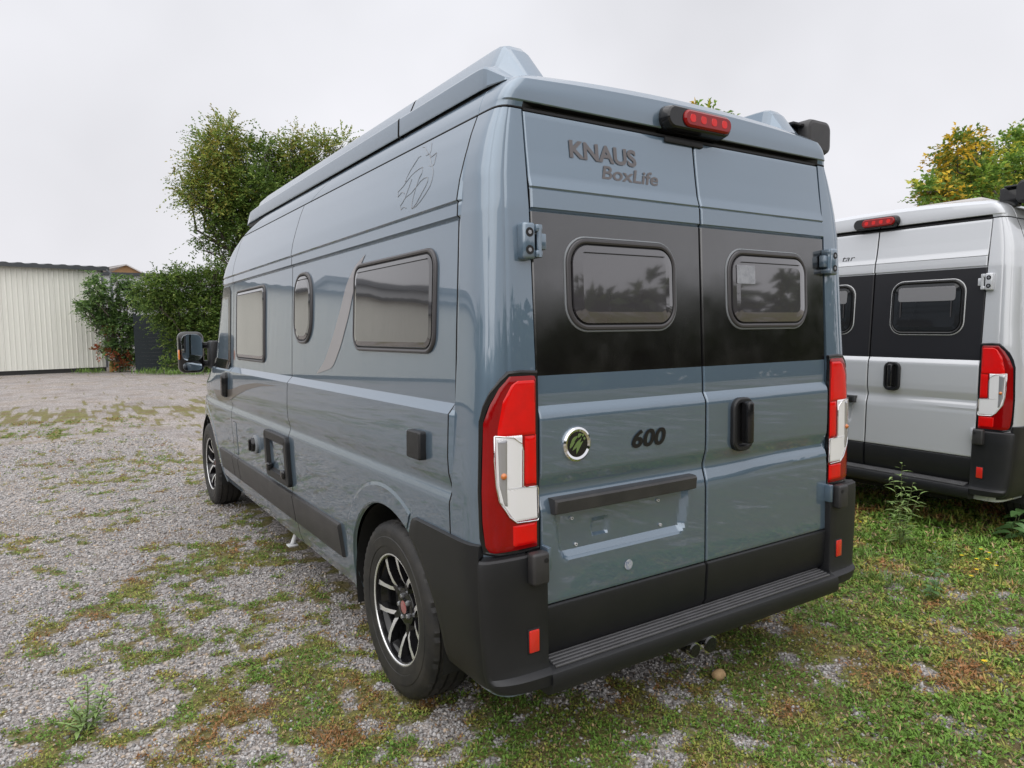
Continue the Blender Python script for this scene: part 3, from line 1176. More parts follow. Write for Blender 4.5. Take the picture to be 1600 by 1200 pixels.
def build_first_van():
    cfg = dict(label='blue grey high roof camper van with black rear window band and pop top', loc=(0, 0, 0), rot=(0, 0, 0), paint=M['paint'], filmmat=M['film'],
               film=(1.364, 1.902), pop=True, wtrim=M['trim'], wframe=M['frame'],
               doorlabel=('rear door with lettering, round emblem and number plate recess', 'rear door with black grip handle'))
    van = make_van(cfg)
    doors = [o for o in van.children if o.name.startswith('rear_door')]
    ld = doors[0]
    for a in ((.385, 1.192, 1.434, 1.816, .075), (1.800, 2.118, 1.458, 1.842, .13), (2.765, 3.570, 1.328, 1.830, .055)):
        side_window(van, -1, *a, M['pane'])
    for a in ((.385, 1.192, 1.434, 1.816, .075), (2.0, 3.3, 1.434, 1.816, .075)):
        side_window(van, 1, *a, M['pane'])
    # lettering
    text_mesh('lettering', 'KNAUS', -.618, 2.098, .306, .062, Srear, M['letter'], ld, bold=.034, h=.004)
    text_mesh('lettering', 'BoxLife', -.482, 2.040, .272, .048, Srear, M['letter'], ld, bold=.018, shear=.18, h=.0045)

    def SD(x, z, h):
        return (x, .014 - h, z)
    text_mesh('lettering', '600', -.395, 1.084, .170, .066, SD, M['letterblack'], ld, bold=.032, shear=.2, h=.0022)
    # emblem
    g = G()
    cx, cz = -.648, 1.126

    def SE(u, v, h):
        return (cx + u, .014 - h, cz + v)

    def circ(r, n=40):
        return np.array([(r * cos(2 * pi * k / n), r * sin(2 * pi * k / n)) for k in range(n)])
    pad_into(g, circ(.060), SE, [(0, -.001, 0), (.001, .006, 0), (.008, .010, 0), (.016, .007, 0)], 1)
    em = g.build('emblem', [M['chrome'], M['gloss']], ld)
    g = G()
    for (x0_, z0_, x1_, z1_, b) in ((-.030, -.004, .004, .030, .010), (-.024, -.020, .018, .022, -.010), (-.006, -.034, .024, .010, .012), (-.034, -.012, -.012, .010, .006), (.0, .022, .018, .034, .005)):
        p0, p1 = np.array([x0_, z0_]), np.array([x1_, z1_])
        d = p1 - p0
        nn = np.array([-d[1], d[0]]) / np.linalg.norm(d)
        top = [p0 + d * t + nn * (.0085 * sin(pi * t) + b * .35 * sin(pi * t)) for t in np.linspace(0, 1, 9)]
        bot = [p0 + d * t + nn * (-.0045 * sin(pi * t) + b * .35 * sin(pi * t)) for t in np.linspace(1, 0, 9)][1:-1]
        lp = top + bot
        hh = .0078 + .0003 * len(g.f)
        g.add([SE(a, b_, hh) for a, b_ in lp], [tuple(range(len(lp)))])
    for (x_, z_) in ((.028, .018), (.022, .030)):
        lp = circ(.005, 10)
        g.add([SE(a + x_, b_ + z_, .0098) for a, b_ in lp], [tuple(range(10))])
    g.build('emblem_mark', [M['green']], em)
    pad('round_sticker', circ(.019, 24), lambda u, v, h: (-.412 + u, .012 - h, .660 + v), [(0, 0, 0), (.0004, .0012, 0)], [M['sticker']], ld)
    # lock flap under the brake light
    g = G()
    g.box(-.16, .045, .082, .094, 2.212, 2.2325, 0, .004)
    g.build('latch_cover', [M['seam']], ld)
    # side decals
    SL = Sside(-1)

    def ribbon(name, A, B, m, h=.002):
        g = G()
        n = 40

        def rs(P):
            P = np.array(P)
            t = np.r_[0, np.cumsum(np.hypot(*np.diff(P, axis=0).T))]
            tt = np.linspace(0, t[-1], n)
            q = np.stack([np.interp(tt, t, P[:, 0]), np.interp(tt, t, P[:, 1])], 1)
            for _ in range(3):
                q[1:-1] = (q[:-2] + 2 * q[1:-1] + q[2:]) / 4
            return q
        a, b = rs(A), rs(B)
        g.grid([[SL(*p, h) for p in a], [SL(*(p * .5 + q * .5), h) for p, q in zip(a, b)], [SL(*p, h) for p in b]])
        return g.build(name, [m], van)
    ribbon('decal_stripe', [(1.07, 1.853), (1.19, 1.815), (1.30, 1.74), (1.38, 1.62), (1.475, 1.50), (1.60, 1.375), (1.73, 1.306)],
           [(1.07, 1.853), (1.14, 1.80), (1.20, 1.72), (1.26, 1.60), (1.36, 1.46), (1.48, 1.345), (1.73, 1.306)], M['decal'])
    ribbon('decal_stripe', [(2.40, 1.205), (2.90, 1.195), (3.30, 1.160), (3.62, 1.11), (3.95, 1.08), (4.35, 1.06)],
           [(2.40, 1.205), (2.80, 1.180), (3.15, 1.135), (3.45, 1.078), (3.75, 1.015), (4.15, .985)], M['decal2'])
    # outline of the two birds, as thin raised lines of film
    cur = [[(575, 440), (545, 455), (480, 550), (400, 680), (350, 780), (330, 840), (355, 830), (420, 750), (480, 690), (560, 630), (605, 612)],
           [(605, 612), (590, 700), (540, 800), (500, 920), (460, 1050), (430, 1200), (428, 1260)],
           [(345, 840), (300, 910), (215, 1000), (215, 1080), (275, 1005), (310, 1010), (312, 1030)],
           [(430, 800), (390, 920), (340, 1050), (330, 1090), (420, 1020), (500, 920), (570, 830), (630, 780), (680, 770), (680, 830), (640, 920), (570, 1050), (500, 1180), (440, 1260)],
           [(330, 1090), (290, 1160), (250, 1220), (262, 1280), (300, 1240), (330, 1235), (340, 1260)],
           [(700, 590), (750, 600), (770, 680), (750, 800), (710, 920), (650, 1020), (560, 1150), (490, 1230), (428, 1262)],
           [(650, 430), (690, 415), (715, 400), (732, 350), (745, 240)], [(600, 300), (640, 302), (662, 350), (690, 405)],
           [(712, 410), (735, 455), (820, 385), (800, 480), (782, 560), (760, 592), (736, 560), (722, 480), (712, 410)]]
    g = G()
    for c in cur:
        pts = []
        for px, py in c:
            u, v = 600 + px / 10, 200 + py / 10
            x = -.93
            for _ in range(12):
                d = _fw + (u - 800) / FPX * _R - (v - 600) / FPX * _U
                P = CAMP + d * ((x - CAMP[0]) / d[0])
                x = -(bodyx(P[1], P[2]) + float(relief(P[2], P[1])) + .0012)
            pts.append(P)
        fine = []
        for k in range(len(pts) - 1):
            for t in np.linspace(0, 1, 4)[:-1]:
                q = pts[k] * (1 - t) + pts[k + 1] * t
                fine.append((-(bodyx(q[1], q[2]) + float(relief(q[2], q[1])) + .0005), q[1], q[2]))
        fine.append(tuple(pts[-1]))
        g.tube(fine, .0013, 5, cap=False)
    g.build('bird_outline', [M['line']], van)
    # service hatch, filler, socket box, fuel flap
    g = G()
    pad_into(g, dense(rrect(2.160, 2.655, .632, .925, .035, 6), .05), SL, [(0, -.004, 0), (0, .020, 0), (.006, .026, 0), (.050, .026, 0), (.056, .012, 0), (.060, .006, 1), (.064, .004, 1)], 2)
    h = g.build('service_hatch', [M['plastic'], M['seam'], M['paint']], van)
    for yy in (2.25, 2.58):
        g = G()
        g.box(-(bodyx(yy, .69) + .040), -(bodyx(yy, .69) + .004), yy - .028, yy + .028, .672, .722, 0, .012, 3)
        g.build('latch', [M['gloss']], h)
    g = G()
    yq, zq = 2.965, .782
    x0 = -bodyx(yq, zq)
    rows = []
    for dx, r in ((0, .062), (-.012, .062), (-.016, .056), (-.018, .047), (-.036, .045), (-.040, .040), (-.040, .0)):
        rows.append([(x0 + dx, yq + r * cos(2 * pi * k / 28), zq + r * sin(2 * pi * k / 28)) for k in range(28)])
    g.grid(rows[:4], 0, closed=True)
    g.grid(rows[3:], 1, closed=True)
    g.box(x0 - .052, x0 - .036, yq - .010, yq + .010, zq - .038, zq + .038, 1, .004)
    g.build('water_filler', [M['trim'], M['gloss']], van)
    pad('socket_box', rrect(.402, .512, 1.055, 1.158, .010, 5), SL, [(0, -.004, 0), (0, .022, 0), (.005, .028, 0)], [M['plastic']], van)
    g = G()
    pad_into(g, dense(rrect(3.55, 3.655, .625, .865, .012, 4), .05), SL, [(-.004, .0008, 0), (.0, .0014, 0), (.0005, .0014, 1), (.004, .003, 1)], 1)
    g.build('fuel_flap', [M['seam'], M['paint']], van)
    # pop-top with raised rails
    g = G()
    half = [(.846, 2.338), (.848, 2.345), (.845, 2.410), (.839, 2.418), (.806, 2.424), (.798, 2.430), (.768, 2.496), (.758, 2.507), (.738, 2.512), (.690, 2.512), (.675, 2.504), (.66, 2.44), (.64, 2.415), (0, 2.412)]
    ysr = [(.140, 1.0), (.150, .85), (.240, .16), (.262, .05), (.29, .01), (.34, 0), (.950, 0), (.955, -9), (.963, -9), (.968, 0), (3.45, 0), (3.62, .05), (3.68, .30), (3.80, .95), (3.81, 1.0)]

    def prow(sg, y, k):
        row = []
        for x, z in half:
            d = 0
            if k == -9:
                d, kk = .022, 0
            else:
                kk = k
            zz = 2.338 + (z - 2.338) * (1 - kk)
            xx = x - d - (.02 * kk if x > .6 else 0)
            row.append((sg * xx, y, zz - d * .5))
        return row
    for sg in (-1, 1):
        rr_ = [(prow(sg, y, k), k) for y, k in ysr]
        for (ra, ka), (rb, kb) in zip(rr_[:-1], rr_[1:]):
            g.grid([ra, rb], 1 if -9 in (ka, kb) else 0)
    g.build('pop_top', [M['paint'], M['seam']], van, angle=25)
    g = G()
    for sg in (-1, 1):
        g.box(*sorted((sg * .832, sg * .70)), .20, 3.72, 2.312, 2.340, 0)
    g.build('pop_top_seal', [M['seam']], van)
    # tow bar
    g = G()
    for xx, r in ((-.128, .030), (-.040, .036)):
        g.tube([(xx, .10, .300), (xx, -.035, .286)], r * .93, 18, 1)
        g.tube([(xx, -.030, .286), (xx, -.046, .285)], r, 18, 2)
        g.tube([(xx, -.040, .285), (xx, -.052, .2845)], r * .84, 18, 1)
    g.tube([(-.084, .02, .29), (-.084, -.03, .275)], .017, 10, 2)
    g.box(-.17, 0, .05, .12, .25, .33, 1, .01)
    g.build('tow_bar', [M['bolt'], M['gloss'], M['chrome']], van)
    g = G()
    g.tube([(-.88, 1.75, .33), (-.90, 1.70, .235)], .018, 8)
    g.build('exhaust_pipe', [M['steel']], van)
    g = G()
    g.tube([(-.86, 2.55, .34), (-.93, 2.52, .20)], .014, 8)
    g.box(-.96, -.90, 2.49, 2.55, .19, .20, 0, .003)
    g.build('drain_pipe', [M['white']], van)
    return van


def build_second_van():
    cfg = dict(label='pale grey camper van with charcoal rear window band behind the blue grey van', loc=(3.181, 1.254, .007), rot=(-.018, .009, -1.591), paint=M['silver'],
               filmmat=M['film2'], film=(1.264, 1.902), pop=False, wtrim=mat('pale_trim', (.52, .53, .54), .3), wframe=M['gloss'],
               doorlabel=('rear door with slanted lettering above the charcoal band', 'rear door with black grip handle and half lowered blind'))
    van = make_van(cfg)
    ld = [o for o in van.children if o.name.startswith('rear_door')][0]
    text_mesh('lettering', 'tar', -.285, 2.020, .108, .040, Srear, M['letterblack'], ld, bold=.004, shear=.25, h=.004)
    for sg in (-1, 1):
        g = G()
        lp = dense([(.30, 1.28), (3.62, 1.28), (3.62, 1.875), (.30, 1.875)], .06)
        pad_into(g, lp, Sside(sg), [(0, .001, 0), (.001, .0025, 0)], 0, True)
        g.build('side_band', [M['film2']], van)
        side_window(van, sg, .42, 1.25, 1.43, 1.83, .075, M['panedark'])
        side_window(van, sg, 1.9, 3.3, 1.43, 1.83, .075, M['panedark'])
        g = G()
        yq, zq = .40, 1.10
        x0 = sg * bodyx(yq, zq)
        rows = []
        for dx, r in ((0, .065), (.014, .062), (.020, .05), (.020, .0)):
            rows.append([(x0 + sg * dx, yq + r * cos(2 * pi * k / 24), zq + r * sin(2 * pi * k / 24)) for k in range(24)])
        g.grid(rows, 0, closed=True)
        g.build('filler_cap', [M['gloss']], van)
    g = G()
    g.box(.0, .52, .55, 1.05, 2.40, 2.475, 0, .035, 3)
    g.build('roof_hood', [mat('smoked_hood', (.42, .40, .39), .3)], van)
    g = G()
    g.box(-.15, -.07, -.06, -.02, .90, .955, 0, .01)
    g.build('latch_cover', [M['plastic']], ld)
    return van


# ------------------------------------------------------------------ ground
CTRL = [(50, 1100, .14), (150, 980, .30), (60, 900, .12), (300, 1000, .38), (250, 850, .34), (400, 860, .60), (330, 900, .58), (480, 960, .50), (400, 1050, .70), (560, 1100, .62), (330, 1130, .60),
        (200, 1150, .18), (620, 1150, .42), (750, 1150, .55), (900, 1100, .60), (1000, 1180, .62), (1100, 1130, .66), (1250, 1030, .58), (1400, 1000, .80), (1500, 900, .82), (1380, 900, .80), (1550, 1100, .84),
        (1200, 1150, .68), (1450, 1150, .78), (1450, 840, 1.0), (1580, 860, 1.0), (100, 780, .16), (200, 730, .35), (100, 668, .32), (50, 655, .62), (250, 640, .42), (130, 620, .03), (250, 605, .0), (60, 605, .0), (450, 800, .42),
        (330, 820, .16), (20, 720, .10), (1000, 1060, .35), (280, 780, .12), (120, 860, .20), (30, 1000, .10), (180, 690, .12)]
CW = np.array([[*ground_at(a, b)[:2], d] for a, b, d in CTRL] + [[-8, 1, .2], [-6, -2, .3], [0, -5, .5], [5, -3, .75], [8, -2, .8], [-10, 10, .15], [0, 4, .1], [0, 2, .15], [14, 8, .6], [-15, 20, .1], [-4, 28, .02], [2, 25, .02]])


def cover_density(x, y):
    x = np.asarray(x, float)
    y = np.asarray(y, float)
    num = np.zeros_like(x)
    den = np.zeros_like(x) + 1e-9
    for cx, cy, d in CW:
        sc = .35 + .10 * math.hypot(cx - CAMP[0], cy - CAMP[1])
        w = 1 / (((x - cx) ** 2 + (y - cy) ** 2) / sc ** 2 + .05) ** 1.6
        num += w * d
        den += w
    return num / den


def cover_mask(x, y):
    d = cover_density(x, y)
    n = .42 * fbm(np.asarray(x) * 3.2, np.asarray(y) * 3.2, 3, 4) + .58 * fbm(np.asarray(x) * 11, np.asarray(y) * 11, 21, 4)
    n = (n - .5) * 3.2 + .5
    return sstep(-.16, .16, d * 1.22 - n), n


def ground_h(x, y):
    r = np.hypot(np.asarray(x) - CAMP[0], np.asarray(y) - CAMP[1])
    return (fbm(np.asarray(x) * .8, np.asarray(y) * .8, 5, 3) - .5) * .035 * (1 - sstep(18, 40, r)) - .004


def build_ground():
    def axis(c0, c1, step, far):
        a = list(np.arange(c0, c1, step))
        s, x = step, c1
        while x < far:
            a.append(x)
            s *= 1.07
            x += s
        a.append(far)
        s, x = step, c0
        b = []
        while x > -far:
            s *= 1.07
            x -= s
            b.append(x)
        b.append(-far)
        return np.array(sorted(set(b + a)))
    X = axis(-4.2, 3.6, .038, 600)
    Y = axis(-1.4, 6.5, .038, 600)
    gx, gy = np.meshgrid(X, Y)
    z = ground_h(gx, gy)
    ms, _ = cover_mask(gx, gy)
    me = bpy.data.meshes.new('ground')
    nx, ny = len(X), len(Y)
    V = np.stack([gx, gy, z], -1).reshape(-1, 3)
    idx = np.arange(nx * ny).reshape(ny, nx)
    F = np.stack([idx[:-1, :-1], idx[:-1, 1:], idx[1:, 1:], idx[1:, :-1]], -1).reshape(-1, 4)
    fill_mesh(me, V, F)
    at_ = me.attributes.new('cover', 'FLOAT', 'POINT')
    at_.data.foreach_set('value', ms.reshape(-1).astype(np.float32))
    me.polygons.foreach_set('use_smooth', np.ones(len(F), bool))
    m = bpy.data.materials.new('gravel_yard')
    m.use_nodes = True
    t = m.node_tree
    L = t.links.new
    b = t.nodes['Principled BSDF']
    b.inputs['Roughness'].default_value = .9
    b.inputs['Specular IOR Level'].default_value = .25
    g = t.nodes.new('ShaderNodeNewGeometry')

    def noise(sc, det=4, rough=.6):
        n = t.nodes.new('ShaderNodeTexNoise')
        n.inputs['Scale'].default_value = sc
        n.inputs['Detail'].default_value = det
        n.inputs['Roughness'].default_value = rough
        L(g.outputs['Position'], n.inputs['Vector'])
        return n

    def rampn(src, stops):
        r = t.nodes.new('ShaderNodeValToRGB')
        e = r.color_ramp.elements
        e[0].position, e[0].color = stops[0][0], (*stops[0][1], 1)
        e[1].position, e[1].color = stops[-1][0], (*stops[-1][1], 1)
        for p, c in stops[1:-1]:
            q = e.new(p)
            q.color = (*c, 1)
        L(src, r.inputs[0])
        return r

    def mix(a, bb, f, mode='MIX'):
        n = t.nodes.new('ShaderNodeMix')
        n.data_type = 'RGBA'
        n.blend_type = mode
        if isinstance(f, float):
            n.inputs['Factor'].default_value = f
        else:
            L(f, n.inputs['Factor'])
        L(a, n.inputs['A'])
        L(bb, n.inputs['B'])
        return n.outputs['Result']
    vo = t.nodes.new('ShaderNodeTexVoronoi')
    vo.inputs['Scale'].default_value = 62
    L(g.outputs['Position'], vo.inputs['Vector'])
    cell = t.nodes.new('ShaderNodeSeparateColor')
    L(vo.outputs['Color'], cell.inputs[0])
    stones = rampn(cell.outputs[0], [(0, (.17, .163, .163)), (.35, (.32, .308, .306)), (.7, (.45, .435, .432)), (.95, (.58, .56, .55)), (1, (.48, .37, .26))])
    gap = rampn(vo.outputs['Distance'], [(.0, (1, 1, 1)), (.45, (.95, .94, .93)), (.75, (.58, .55, .52))])
    stone = mix(stones.outputs[0], gap.outputs[0], 1.0, 'MULTIPLY')
    big = rampn(noise(.55, 5).outputs[0], [(.3, (.80, .78, .78)), (.5, (1, .98, .97)), (.7, (1.0, .93, .85))])
    stone = mix(stone, big.outputs[0], 1.0, 'MULTIPLY')
    moss = rampn(noise(22, 6, .75).outputs[0], [(.28, (.075, .065, .028)), (.45, (.120, .130, .038)), (.56, (.20, .19, .060)), (.68, (.25, .18, .08)), (.8, (.16, .09, .05))])
    dry = rampn(noise(3.1, 4).outputs[0], [(.40, (.0, .0, .0)), (.62, (1, 1, 1))])
    brown = rampn(noise(40, 5, .7).outputs[0], [(.3, (.07, .045, .03)), (.55, (.17, .115, .065)), (.75, (.22, .19, .11))])
    drys = t.nodes.new('ShaderNodeMath')
    drys.operation = 'MULTIPLY'
    drys.inputs[1].default_value = .7
    L(dry.outputs[0], drys.inputs[0])
    moss = mix(moss.outputs[0], brown.outputs[0], drys.outputs[0])
    ca = t.nodes.new('ShaderNodeAttribute')
    ca.attribute_name = 'cover'
    br = t.nodes.new('ShaderNodeMath')
    br.operation = 'ADD'
    L(ca.outputs['Fac'], br.inputs[0])
    nn = t.nodes.new('ShaderNodeMapRange')
    nn.inputs['From Min'].default_value = .3
    nn.inputs['From Max'].default_value = .7
    nn.inputs['To Min'].default_value = -.35
    nn.inputs['To Max'].default_value = .35
    L(noise(55, 4, .7).outputs[0], nn.inputs[0])
    L(nn.outputs[0], br.inputs[1])
    br2 = t.nodes.new('ShaderNodeMath')
    br2.operation = 'ADD'
    n2 = t.nodes.new('ShaderNodeMapRange')
    n2.inputs['From Min'].default_value = .3
    n2.inputs['From Max'].default_value = .7
    n2.inputs['To Min'].default_value = -.45
    n2.inputs['To Max'].default_value = .3
    L(noise(7, 5, .7).outputs[0], n2.inputs[0])
    L(br.outputs[0], br2.inputs[0])
    L(n2.outputs[0], br2.inputs[1])
    br = br2
    cf = rampn(br.outputs[0], [(.28, (0, 0, 0)), (.80, (1, 1, 1))])
    dust = t.nodes.new('ShaderNodeMix')
    dust.data_type = 'RGBA'
    dustf = rampn(noise(1.7, 5).outputs[0], [(.45, (0, 0, 0)), (.7, (.45, .45, .45))])
    col = mix(stone, brown.outputs[0], dustf.outputs[0])
    col = mix(col, moss, cf.outputs[0])
    L(col, b.inputs['Base Color'])
    bu = t.nodes.new('ShaderNodeBump')
    bu.inputs['Strength'].default_value = .5
    bu.inputs['Distance'].default_value = .012
    inv = t.nodes.new('ShaderNodeMath')
    inv.operation = 'SUBTRACT'
    inv.inputs[0].default_value = 1
    L(vo.outputs['Distance'], inv.inputs[1])
    L(inv.outputs[0], bu.inputs['Height'])
    bu2 = t.nodes.new('ShaderNodeBump')
    bu2.inputs['Strength'].default_value = .6
    bu2.inputs['Distance'].default_value = .02
    L(noise(35, 5, .7).outputs[0], bu2.inputs['Height'])
    L(bu.outputs[0], bu2.inputs['Normal'])
    L(bu2.outputs[0], b.inputs['Normal'])
    me.materials.append(m)
    o = link_mesh('ground', me)
    o['kind'] = 'structure'
    return o


def fill_mesh(me, V, F):
    V = np.asarray(V, np.float32)
    F = np.asarray(F, np.int32)
    k = F.shape[1]
    me.vertices.add(len(V))
    me.vertices.foreach_set('co', V.reshape(-1))
    me.loops.add(F.size)
    me.loops.foreach_set('vertex_index', F.reshape(-1))
    me.polygons.add(len(F))
    me.polygons.foreach_set('loop_start', np.arange(0, F.size, k, dtype=np.int32))
    me.polygons.foreach_set('loop_total', np.full(len(F), k, np.int32))
    me.update(calc_edges=True)


def np_mesh(name, V, F, C, m, parent=None, smooth=False):
    me = bpy.data.meshes.new(name)
    fill_mesh(me, V, F)
    if C is not None:
        a = me.attributes.new('Col', 'FLOAT_COLOR', 'POINT')
        a.data.foreach_set('color', np.concatenate([C, np.ones((len(C), 1))], 1).astype(np.float32).reshape(-1))
    if smooth:
        me.polygons.foreach_set('use_smooth', np.ones(len(F), bool))
    me.materials.append(m)
    return link_mesh(name, me, parent)


def visible(x, y, margin=60):
    P = np.stack([x, y, np.zeros_like(x)], -1) - CAMP
    d = P @ _fw
    u = 800 + FPX * (P @ _R) / np.maximum(d, .01)
    v = 600 - FPX * (P @ _U) / np.maximum(d, .01)
    return (d > .3) & (u > -margin - 420) & (u < 1600 + margin + 420) & (v < 1200 + margin + 120)


def scatter(n, rmax, power):
    """points around the camera, denser near it, kept to the part of the yard around the view"""
    th = RNG.uniform(YAW - .92, YAW + .92, n)
    r = 1.6 + (rmax - 1.6) * RNG.uniform(0, 1, n) ** power
    x, y = CAMP[0] + r * np.sin(th), CAMP[1] + r * np.cos(th)
    k = visible(x, y)
    return x[k], y[k], r[k]


def build_gravel():
    x, y, r = scatter(290000, 12.0, 1.4)
    ms, _ = cover_mask(x, y)
    keep = RNG.uniform(0, 1, len(x)) > ms * .93
    keep &= ~((np.abs(x) < .75) & (y > 1.2))
    x, y, r = x[keep], y[keep], r[keep]
    n = len(x)
    size = .0040 + .0062 * RNG.uniform(0, 1, n) ** 2.2
    size *= 1 + .06 * np.maximum(r - 3, 0)
    z = ground_h(x, y) + size * RNG.uniform(-.1, .35, n)
    ang = np.linspace(0, 2 * pi, 6)[:-1]
    base = np.array([[cos(a), sin(a), 0] for a in ang] + [[0, 0, .85], [0, 0, -.6]])
    V = base[None] * (1 + RNG.uniform(-.38, .38, (n, 7, 3)))
    V[:, :, 2] += RNG.uniform(-.25, .25, (n, 7))
    V *= (size[:, None] * RNG.uniform(.7, 1.35, (n, 3)))[:, None, :]
    a = RNG.uniform(0, 2 * pi, n)
    c, s = np.cos(a)[:, None], np.sin(a)[:, None]
    tilt = RNG.normal(0, .35, n)[:, None]
    xx, yy, zz = V[..., 0], V[..., 1], V[..., 2]
    yy, zz = yy * np.cos(tilt) - zz * np.sin(tilt), yy * np.sin(tilt) + zz * np.cos(tilt)
    V = np.stack([xx * c - yy * s + x[:, None], xx * s + yy * c + y[:, None], zz + z[:, None]], -1)
    f = np.array([[i, (i + 1) % 5, 5] for i in range(5)] + [[(i + 1) % 5, i, 6] for i in range(5)])
    F = (f[None] + (np.arange(n) * 7)[:, None, None]).reshape(-1, 3)
    t = RNG.uniform(0, 1, n)
    g = .20 + .31 * t ** 1.1
    col = np.stack([g * 1.0, g * .965, g * .945], 1)
    warm = RNG.uniform(0, 1, n)
    col[warm > .93] *= np.array([1.15, .95, .72])
    lite = RNG.uniform(0, 1, n) > .985
    col[lite] = np.array([.62, .58, .54])
    col = np.repeat(col, 7, 0)
    o = np_mesh('gravel', V.reshape(-1, 3), F, col, M['gravel'])
    o['kind'] = 'stuff'
    o['label'] = 'loose grey crushed gravel lying on the yard'
    return o


def leaf_quads(P, D, N, Ln, Wd, fold=.25):
    """diamond leaves: P base, D direction, N normal, arrays; returns V (n*4,3), F"""
    D = D / np.maximum(np.linalg.norm(D, axis=1, keepdims=True), 1e-9)
    Sd = np.cross(D, N)
    Sd /= np.maximum(np.linalg.norm(Sd, axis=1, keepdims=True), 1e-9)
    Nn = np.cross(Sd, D)
    L, Wv = Ln[:, None], Wd[:, None]
    v0 = P
    v1 = P + D * L * .45 + Sd * Wv * .5 + Nn * Wv * fold
    v2 = P + D * L - Nn * L * .12
    v3 = P + D * L * .45 - Sd * Wv * .5 + Nn * Wv * fold
    V = np.stack([v0, v1, v2, v3], 1)
    n = len(P)
    F = (np.array([[0, 1, 2, 3]])[None] + (np.arange(n) * 4)[:, None, None]).reshape(-1, 4)
    return V.reshape(-1, 3), F


def build_cover():
    x, y, r = scatter(152000, 15.0, 1.5)
    ms, nv = cover_mask(x, y)
    keep = (RNG.uniform(0, 1, len(x)) < ms * 1.0 + .012) & ~((np.abs(x) < .8) & (y > .9))
    # flattened where the tyres stand
    keep &= ~((np.abs(np.abs(x) - .89) < .12) & (np.abs(y - .8) < .12))
    keep0 = keep
    x, y, r = x[keep], y[keep], r[keep]
    n = len(x)
    lush = sstep(.6, 1.0, cover_density(x, y))
    k = 5
    X = np.repeat(x, k) + RNG.normal(0, .008, n * k)
    Y = np.repeat(y, k) + RNG.normal(0, .008, n * k)
    R = np.repeat(r, k)
    LU = np.repeat(lush, k)
    sc = 1 + .07 * np.maximum(R - 3, 0)
    a = RNG.uniform(0, 2 * pi, n * k)
    el = RNG.uniform(.05, .9, n * k)
    grassy = RNG.uniform(0, 1, n * k) < .25
    el[grassy] = RNG.uniform(.5, 1.3, grassy.sum())
    D = np.stack([np.cos(a) * np.cos(el), np.sin(a) * np.cos(el), np.sin(el)], 1)
    N = np.stack([-np.cos(a) * np.sin(el), -np.sin(a) * np.sin(el), np.cos(el)], 1) + RNG.normal(0, .25, (n * k, 3))
    Ln = RNG.uniform(.007, .016, n * k) * sc * (1 + LU * 1.0)
    Wd = Ln * RNG.uniform(.45, .8, n * k)
    Ln[grassy] *= 1.9
    Wd[grassy] = Ln[grassy] * .13
    P = np.stack([X, Y, ground_h(X, Y) + RNG.uniform(.0, .010, n * k) * (1 + 1.8 * LU)], 1)
    V, F = leaf_quads(P, D, N, Ln, Wd)
    # colours in patches: green, yellow-green, dry brown
    hue = fbm(X * 4.5, Y * 4.5, 41, 4) + RNG.normal(0, .06, n * k)
    green = np.array([.135, .245, .040])
    yel = np.array([.30, .32, .070])
    brn = np.array([.30, .150, .060])
    fringe = np.repeat(1 - sstep(.25, .85, ms[keep0]), k)
    hue = hue + .13 * fringe - .03
    t1 = sstep(.44, .56, hue)[:, None]
    t2 = sstep(.58, .70, hue)[:, None]
    C = green * (1 - t1) + yel * t1
    C = C * (1 - t2) + brn * t2
    dr = RNG.uniform(0, 1, n * k) < .10
    C[dr] = np.array([.36, .26, .14])
    C *= (RNG.uniform(.65, 1.35, n * k) * (1 + .30 * LU))[:, None]
    o = np_mesh('ground_cover', V, F, np.repeat(C, 4, 0), M['cover'])
    o['kind'] = 'stuff'
    o['label'] = 'low patchy moss, clover and dry grass growing through the gravel'
    return o


# ------------------------------------------------------------------ trees and bushes
def foliage(lobes, nper, leaf, cols, twig=(.35, .9), depth=1.0, leaves_per=10, droop=.25, up=.15, inner=.85):
    """lobes: (centre, radius, colour index, weight). returns V, F, C"""
    Ps, Ds, Ns, Ls, Cs = [], [], [], [], []
    for c, rad, ci, wgt in lobes:
        m = int(nper * wgt)
        q = RNG.normal(0, 1, (m, 3))
        q /= np.linalg.norm(q, axis=1, keepdims=True)
        rr = RNG.uniform(.15, 1, m) ** .5 * inner
        p0 = np.asarray(c) + q * (rr * rad)[:, None] * np.array([1, depth, 1])
        d = q * .8 + RNG.normal(0, .5, (m, 3)) + np.array([0, 0, up])
        d /= np.linalg.norm(d, axis=1, keepdims=True)
        tl = RNG.uniform(*twig, m)
        tone = RNG.normal(1, .16, m)
        for k in range(leaves_per):
            t = (k + RNG.uniform(0, 1, m)) / leaves_per
            p = p0 + d * (tl * t)[:, None]
            p[:, 2] -= droop * tl * t ** 2
            a = RNG.normal(0, 1, (m, 3))
            side = np.cross(d, np.array([0, 0, 1.0])) * (1 if k % 2 else -1)
            dd = d * .6 + side * .9 + a * .35
            nn = np.array([0, 0, 1.0]) + RNG.normal(0, .45, (m, 3))
            Ps.append(p)
            Ds.append(dd)
            Ns.append(nn)
            Ls.append(RNG.uniform(.7, 1.3, m) * leaf)
            pal = np.asarray(cols[ci])
            pick = RNG.integers(0, len(pal), m)
            # most leaves of one twig share a colour
            base = pal[pick] if k == 0 else base
            mixc = np.where(RNG.uniform(0, 1, m)[:, None] < .3, pal[RNG.integers(0, len(pal), m)], base)
            Cs.append(np.clip(2.6 * mixc * (tone * RNG.uniform(.8, 1.2, m))[:, None], .005, 1))
    P, D, N, L, C = map(np.concatenate, (Ps, Ds, Ns, Ls, Cs))
    V, F = leaf_quads(P, D, N, L, L * .62)
    return V, F, np.repeat(C, 4, 0)


